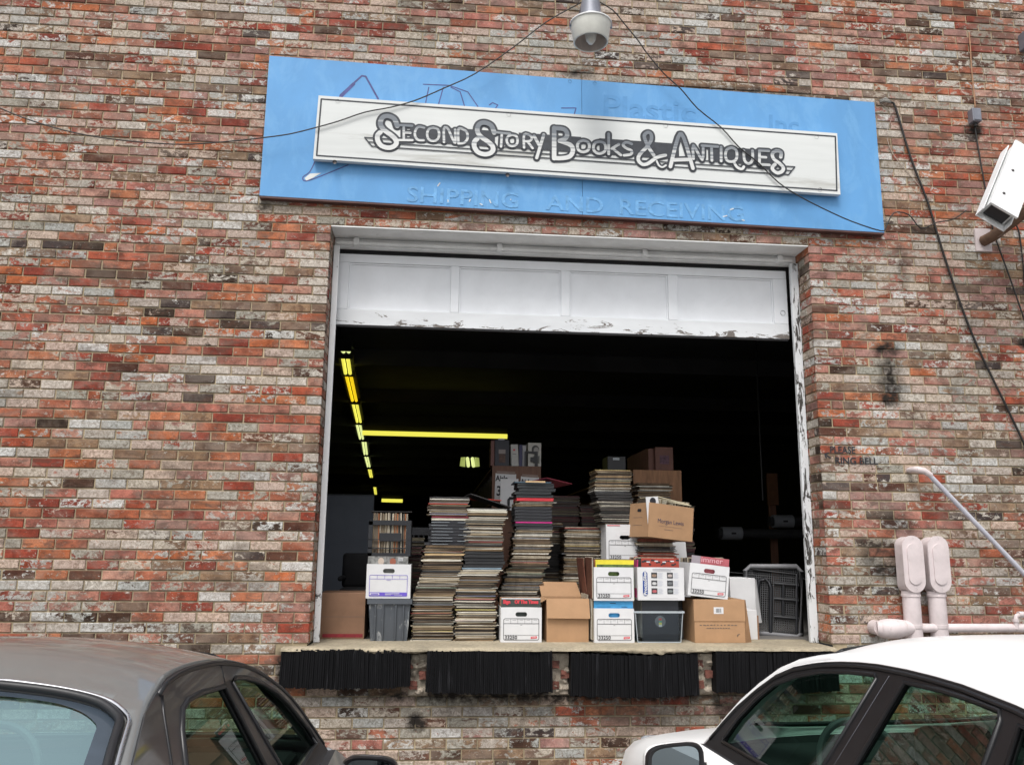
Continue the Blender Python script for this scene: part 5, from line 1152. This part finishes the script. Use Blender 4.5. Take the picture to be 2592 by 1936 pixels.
for k,(a,b,lb,y) in enumerate(((HT[0],HT[1],'long lit yellow tube lamp crossing the room behind the bookcase',8.),(HT[2],HT[3],'short lit yellow tube lamp far away above the crate',16.))):
    t = thing('ceiling_light', lb, 'ceiling light', ((a[0]+b[0])/2, y, (a[2]+b[2])/2)); L = b[0]-a[0]
    MB().tube([(-L/2,0,0),(L/2,0,(b[2]-a[2])/2)], .040 if k == 0 else .045, 10).build('tube', MT['tube'], t, auto=50); MB().box((-L/2,.02,.06),(L/2,.12,.14)).build('housing', MT['dark_gap'], t)
t = thing('ceiling_light', 'twin tube lamp seen end on left of the bookcase', 'ceiling light', HT[4])
for s in (-1,1): MB().tube([(s*.055,0,-.13),(s*.055,.6,.09)], .036, 8).build('tube', MT['tube_w'], t, auto=50)
MB().add([(-.22,.62,-.08),(-.10,.6,-.10),(-.10,.6,.12),(-.20,.62,.11)], [(0,1,2,3)]).add([(.22,.62,-.08),(.10,.6,-.10),(.10,.6,.12),(.20,.62,.11)], [(0,3,2,1)]).build('side_glow', mat_emit('dim_green_glow', (.42,.5,.12), .4), t)  # self-lit panels painting the glow at either side of the tubes

# ================================================================ CARS
T22 = tan(RAD(22)); MT['frit'] = mat('dark_glass_border', (.05,.065,.085), .12, .2, 8)
def railpt(rail, F):
    for (a,za),(b,zb) in zip(rail[:-1], rail[1:]):
        if F <= b: return za+(zb-za)*(F-a)/(b-a)
    return rail[-1][1]
def car(name, label, O, hdeg, P):
    t = thing(name, label, 'car', O, -RAD(hdeg))
    R0, Zr = P['R0'], P['Zr']; rail = P['rail']; side = P['side']
    S = lambda s: (lambda F, Z: (s*(R0-T22*(Z-Zr)), F, Z))
    RR = lambda F: R0-T22*(railpt(rail, F)-Zr)
    paint, frame = P['paint'], P['frame']
    # side walls of the greenhouse
    for s in (1,-1):
        o = panel(rail+[(rail[-1][0],.86),(rail[0][0],.86)], P['holes'], S(s), .12).build('pillars_and_door_frames', frame, t); solid(o, .022*s*-1 if False else .022, 0)
        for h, nm in zip(P['holes'], P['hnames']):
            q = panel(h, [], lambda F, Z, s=s: tuple(Vector(S(s)(F, Z))-Vector((s*.004,0,0))), .2).build(nm, P['glass'], t)
            loop = [S(s)(F, Z) for F, Z in h]; loop.append(loop[0])
            loop = [tuple(Vector(v)+Vector((s*.011,0,0))) for v in loop]
            MB().tube(loop, .0085, 6).build('window_seal', MT['black_trim'], t, smooth=True)
        bp = P['bpost']; q = panel(bp, [], lambda F, Z, s=s: tuple(Vector(S(s)(F, Z))+Vector((s*.0125,0,0))), .3).build('centre_pillar', MT['black_trim'], t)
        for sm, rad, mt in P['seams']:
            MB().tube([tuple(Vector(S(s)(F, Z))+Vector((s*.0115,0,0))) for F, Z in sm], rad, 6).build('seam', mt, t, smooth=True)
    if P.get('strip'):
        for s in (1,-1): MB().tube([tuple(Vector(S(s)(F, Z+.012))-Vector((s*.016,0,0))) for F, Z in rail if F > .2], .021, 8).build('painted_pillar_edge', paint, t, smooth=True)
    # roof, windscreen, rear window: one skin over the rails
    F0, FW, F1, FB = rail[0][0], P['FW'], rail[-1][0], P['FB']
    def skin(F, u):
        z = railpt(rail, F); r = RR(F)
        roof = max(0.0, min(1.0, (F-FB+.25)/.35))*max(0.0, min(1.0, (FW+.35-F)/.45)); h = P['crown']*(.42+.58*roof)
        bow = P.get('wbow',.10)*max(0, min(1, (F-FW)/.3))-P['bbow']*max(0, min(1, (FB-F)/.3))
        uu = 1-abs(u)**P['uexp']
        return (u*(r+.006), F+bow*(1-u*u), z+h*uu)
    n = 22
    def sk(outer, holes, nm, m_, st=.07, th=.012, off=0):
        o = panel(outer, holes, lambda F, u: skin(F, u), st).build(nm, m_, t, smooth=True)
        if th: solid(o, th, off)
        return o
    def rect(a, b, u, n=12, m=14):
        return [(a+(b-a)*i/m, -u) for i in range(m+1)]+[(b, -u+2*u*i/n) for i in range(1,n+1)]+[(b+(a-b)*i/m, u) for i in range(1,m+1)]+[(a, u-2*u*i/n) for i in range(1,n)]
    sk(rect(F0, F1, 1.0, 28, 44), [P['wscreen'], P['rscreen']], 'roof', paint, .05)
    for hl, nm, gm in ((P['wscreen'],'windscreen',MT['tint']),(P['rscreen'],'rear_window',P['rglass'])):
        panel(hl, [], lambda F, u: tuple(Vector(skin(F, u))-Vector((0,0,.006))), .03).build(nm, gm, t, smooth=True)
        lp = [tuple(Vector(skin(F, u))+Vector((0,0,.010))) for F, u in hl]; lp.append(lp[0])
        MB().tube(lp, .010, 6).build('window_seal', MT['black_trim'], t, smooth=True)
        if nm == 'rear_window':
            cF = sum(F for F, u in hl)/len(hl); ins = [(cF+(F-cF)*.86, u*.92) for F, u in hl]
            panel(hl, [ins], lambda F, u: tuple(Vector(skin(F, u))-Vector((0,0,.0035))), .04).build('dark_glass_border', MT['frit'], t, smooth=True)
        if nm == 'rear_window' and P.get('chrome'):
            c = sum((Vector(v) for v in lp[:-1]), Vector())/len(lp[:-1])
            MB().tube([tuple(Vector(v)+(c-Vector(v)).normalized()*-.018+Vector((0,0,.001))) for v in lp], .0048, 6).build('chrome_trim', MT['chrome'], t, smooth=True)
    # lower body
    hw = P['hw']; st = P['stations']; rings = []; K = 15
    for F, zt, wf, cab in st:
        w_ = hw*wf
        if cab: half = [(0,.50),(.60*wf,.50),(.655*wf,.60),(.665*wf,.90),(w_*.93,.915),(w_*.985,.88),(w_,.78),(w_*1.0,.6),(w_*.98,.38),(w_*.93,.22),(w_*.6,.18),(0,.18)]
        else:
            half = [(0,zt),(w_*.35,zt-.004),(w_*.6,zt-.014),(w_*.78,zt-.03),(w_*.90,zt-.055),(w_*.965,zt-.10),(w_*.995,zt-.18),(w_,min(.6,zt-.2)),(w_*.98,.38),(w_*.93,.22),(w_*.6,.18),(0,.18)]
        rings.append([(x, F, z) for x, z in half]+[(-x, F, z) for x, z in half[-2:0:-1]])
    m = MB(); N = len(rings[0]); vs = [p for r_ in rings for p in r_]; fs = []; mi = []
    for i in range(len(rings)-1):
        for k in range(N):
            fs.append((i*N+k, (i+1)*N+k, (i+1)*N+(k+1)%N, i*N+(k+1)%N)); kk = k if k < N//2 else N-1-k
            mi.append(1 if ((st[i][3] or st[i+1][3]) and kk < 4) else 0)
    m.v = vs; m.f = fs+[tuple(range(N))[::-1], tuple((len(rings)-1)*N+k for k in range(N))]; m.mi = mi+[0,0]
    m.build('body', [paint, MT['interior']], t, auto=38)
    # inside: lining, seats, wheel, dash
    lin = panel(rect(FB+.12, FW-.02, .93, 8, 8), [], lambda F, u: tuple(Vector(skin(F, u))-Vector((0,0,.03))), .15).build('roof_lining', MT['interior'], t, smooth=True)
    for s in (1,-1):
        for F in (P['seatF'], P['seatF']-.86):
            MB().box((s*.33-.22,F-.10,.50),(s*.33+.22,F+.02,1.00), bev=.05).box((s*.33-.22,F+.02,.50),(s*.33+.22,F+.45,.62), bev=.04).build('seat', MT['seat'], t, smooth=True)
            MB().box((s*.33-.13,F-.10,1.03),(s*.33+.13,F-.01,1.18), bev=.035).tube([(s*.33-.05,F-.05,.98),(s*.33-.05,F-.05,1.05)], .008, 6).tube([(s*.33+.05,F-.05,.98),(s*.33+.05,F-.05,1.05)], .008, 6).build('headrest', MT['headrest'], t, smooth=True)
    MB().lathe([(.175+.014*cos(a), .014*sin(a)) for a in [i*pi/4 for i in range(9)]], (-.33, P['seatF']+.50, .92), 28, m=Matrix.Rotation(RAD(65),4,'X')).box((-.50,P['seatF']+.49,.91),(-.16,P['seatF']+.52,.93)).build('steering_wheel', MT['mesh'], t, smooth=False)
    MB().box((-.64,P['seatF']+.62,.70),(.64,rail[-1][0]+.05,.905), bev=.03).build('dashboard', MT['interior'], t)
    # wheels
    for F in P['axles']:
        for s in (1,-1):
            w_ = thing('wheel', None, None, (s*(hw-.10), F, .315)); w_.parent = t
            q = Matrix.Rotation(pi/2*s, 4, 'Y')
            MB().lathe([(.20,-.09),(.30,-.095),(.315,-.07),(.318,0),(.315,.07),(.30,.095),(.20,.09)], (0,0,0), 36, m=q).build('tyre', MT['tyre'], w_, smooth=True)
            MB().lathe([(.0,.06),(.05,.065),(.06,.05),(.17,.055),(.20,.085),(.205,.09),(.205,-.08)], (0,0,0), 36, m=q).build('rim', MT['chrome'], w_, auto=40)
    # mirrors
    for s in (1,-1):
        mx, mf, mz, mw, mh = P['mirror']
        if s != P['ms']: mx = mx
        c = Vector((s*mx, mf, mz)); yaw = RAD(P['myaw'])*s
        Rm = Matrix.Translation(c) @ Matrix.Rotation(yaw, 4, 'Z')
        def se(sc, y, n=28, dx=0):
            out = []
            for i in range(n):
                a = 2*pi*i/n; ca, sa = cos(a), sin(a)
                x = mw*sc*math.copysign(abs(ca)**.55, ca); z = mh*sc*math.copysign(abs(sa)**.6, sa)
                z += (-.10*mh*(x/mw)*s if z > 0 else .0)
                out.append(Rm @ Vector((x+dx, y, z)))
            return out
        rings = [se(.84,.010), se(.88,.002), se(1.0,.0), se(1.05,.02), se(1.0,.06), se(.82,.10), se(.45,.125), se(.05,.13)]; n = 28
        m = MB(); m.add([p for r_ in rings for p in r_], [(i*n+k,i*n+(k+1)%n,(i+1)*n+(k+1)%n,(i+1)*n+k) for i in range(len(rings)-1) for k in range(n)], 0)
        m.mi = [1 if i//n < 3 else 0 for i in range(len(m.f))]
        m.tube([Rm @ Vector((-s*mw*.8,.05,-mh*.5)), (s*(P['hw']*.86), mf+.04, mz-mh*.75)], .022, 8, 1)
        m.build('mirror_housing', [P['mpaint'], MT['black_trim']], t, auto=60)
        MB().add(se(.85,.0085), [tuple(range(n))]).build('mirror_glass', MT['mirror'], t)
    for s in (1,-1):
        F_, zt_, wf_, _ = st[-2]; MB().box((s*hw*.60-.12, st[-1][0]-.06, .56),(s*hw*.60+.12, st[-1][0]+.012, .66), bev=.03).build('headlight', MT['headlight'], t, smooth=True)
        MB().box((s*hw*.66-.11, st[0][0]-.014, .70),(s*hw*.66+.11, st[0][0]+.05, .84), bev=.03).build('taillight', MT['taillight'], t, smooth=True)
    return t

gb = [[-0.571,0.265,1.346],[-0.579,0.379,1.342],[-0.591,0.451,1.335],[-0.61,0.503,1.324],[-0.643,0.546,1.306],[-0.67,0.568,1.291],[-0.71,0.586,1.27]]
grail = [(-1.17,.93),(-.98,1.09),(-.78,1.25),(-.60,1.345),(-.50,1.372),(-.433,1.387),(-.34,1.392),(-.255,1.391),(-.15,1.386),(-.047,1.378),(.06,1.366),(.158,1.350),(.25,1.332),(.344,1.308),(.43,1.281),(.519,1.248),(.61,1.21),(.699,1.165),(.79,1.105),(.872,1.038),(.93,.99),(.98,.948),(1.05,.88)]
RRg = lambda F: .58-T22*(railpt(grail, F)-1.31)+.006
# outline of the rear window, right half measured then mirrored
gbs = [tuple(v) for v in smoothline([(p[0], p[1]) for p in gb], 3)]; half = [(p[0], p[1]/RRg(p[0])) for p in gbs]
lowF = -1.10
rs = [(half[0][0]+.002, 0.0)]+[(a, min(b, .93)) for a, b in half]+[(-.80,.93),(lowF+.06,.90),(lowF,.80)]
rsc = [(F, u) for F, u in rs]+[(lowF, 0.0)]+[(F, -u) for F, u in rs[::-1][:-1]]
gray = dict(R0=.58, Zr=1.31, rail=grail, side=1, paint=MT['silver_paint'], frame=MT['silver_shaded'], glass=MT['tint_dark'], rglass=MT['rear_glass'], chrome=True,
  holes=[[(-.505,.965),(-.471,1.213),(-.43,1.277),(-.385,1.316),(-.335,1.327),(-.218,1.326),(-.012,1.309),(.135,1.062),(.19,.965)],
         [(.33,.965),(.285,1.026),(.062,1.309),(.12,1.313),(.20,1.302),(.284,1.284),(.394,1.256),(.535,1.205),(.64,1.15),(.708,1.103),(.80,1.04),(.875,.965)]],
  hnames=['rear_side_window','front_side_window'], bpost=[(-.012,1.318),(.062,1.318),(.30,1.02),(.335,.93),(.19,.93),(.137,1.055)],
  seams=[([(-.60,.90),(-.55,1.23),(-.505,1.33),(-.484,1.362)], .004, MT['black_trim']), ([(-.60,.90),(-.552,1.23),(-.507,1.33)], .002, MT['chrome']), ([(F, Z-.004) for F, Z in grail[4:-1]], .007, MT['black_trim']),([(.02,1.372),(.0,1.318)], .0022, MT['black_trim'])],
  FW=.22, FB=-.50, crown=.062, bbow=.03, uexp=2.6, wscreen=[(.30,-.80),(.26,-.4),(.25,0),(.26,.4),(.30,.80),(.60,.87),(.98,.90),(1.0,.5),(1.01,0),(1.0,-.5),(.98,-.90),(.60,-.87)], rscreen=rsc,
  hw=.85, stations=[(-2.08,.80,.80,0),(-2.0,.90,.90,0),(-1.8,.945,.95,0),(-1.3,.965,.985,0),(-1.18,.955,.99,0),(-1.17,.93,.99,1),(-.3,.93,1.0,1),(.5,.93,1.0,1),(1.02,.93,.99,1),(1.03,.93,.99,0),(1.12,.90,.985,0),(1.6,.80,.97,0),(2.0,.73,.92,0),(2.18,.66,.84,0),(2.24,.58,.74,0)],
  axles=(-1.35,1.30), seatF=.10, mirror=(.925,.93,.840,.106,.062), ms=1, myaw=0, mpaint=MT['silver_shaded'])
car('parked_silver_car', 'silver grey sedan parked at the left with curved roof and chrome edged rear window', (-.335,-3.4605,-1.0427), 1, gray)
wrail = [(-1.62,.90),(-1.42,1.05),(-1.2,1.19),(-1.0,1.275),(-.8,1.33),(-.592,1.360),(-.378,1.379),(-.25,1.383),(-.118,1.384),(.03,1.380),(.14,1.372),(.247,1.360),(.34,1.347),(.426,1.331),(.55,1.302),(.671,1.256),(.79,1.185),(.903,1.103),(.98,1.03),(1.053,.952),(1.12,.88)]
white = dict(strip=True, wbow=.05, R0=.60, Zr=1.36, rail=wrail, side=-1, paint=MT['white_car'], frame=MT['black_trim'], glass=MT['tint'], rglass=MT['tint'],
  holes=[[(.20,.955),(.935,.955),(.93,.975),(.865,1.06),(.76,1.155),(.658,1.225),(.508,1.277),(.35,1.315),(.178,1.338),(.03,1.350),(.012,1.34),(.165,1.045)],
         [(.07,.955),(.0,1.08),(-.13,1.350),(-.305,1.354),(-.42,1.350),(-.540,1.340),(-.552,1.32),(-.53,1.2),(-.50,.955)],
         [(-.58,.96),(-.60,1.14),(-.618,1.32),(-.75,1.300),(-.90,1.255),(-1.06,1.18),(-1.08,1.14)]],
  hnames=['front_side_window','rear_side_window','quarter_window'], bpost=[(.012,1.352),(-.125,1.358),(.005,1.07),(.075,.93),(.195,.93),(.16,1.05)],
  seams=[([(-.045,1.358),(.11,1.06),(.16,.92)], .0012, MT['metal_grey']),([(F, Z-.010) for F, Z in wrail[3:-1]], .008, MT['black_trim'])],
  FW=.42, FB=-.80, crown=.085, bbow=.04, uexp=3.4, wscreen=[(.48,-.74),(.44,-.4),(.43,0),(.44,.4),(.48,.74),(.75,.78),(1.03,.80),(1.06,.5),(1.07,0),(1.06,-.5),(1.03,-.80),(.75,-.78)],
  rscreen=[(-.88,-.76),(-.84,-.4),(-.83,0),(-.84,.4),(-.88,.76),(-1.2,.80),(-1.48,.80),(-1.52,.4),(-1.53,0),(-1.52,-.4),(-1.48,-.80),(-1.2,-.80)],
  hw=.88, stations=[(-2.2,.84,.80,0),(-2.12,.95,.90,0),(-1.9,.985,.95,0),(-1.64,.985,.985,0),(-1.62,.93,.985,1),(-.6,.93,1.0,1),(.4,.93,1.0,1),(1.10,.93,.99,1),(1.11,.94,.99,0),(1.25,.93,.985,0),(1.6,.87,.985,0),(1.95,.81,.975,0),(2.25,.735,.95,0),(2.42,.65,.89,0),(2.50,.56,.78,0)],
  axles=(-1.32,1.42), seatF=.12, mirror=(1.005,.86,.900,.122,.066), ms=-1, myaw=-4, mpaint=MT['white_car'])
car('parked_white_car', 'white sedan parked at the right with black trimmed green tinted windows', (2.8912,-3.2286,-1.0927), -4, white)
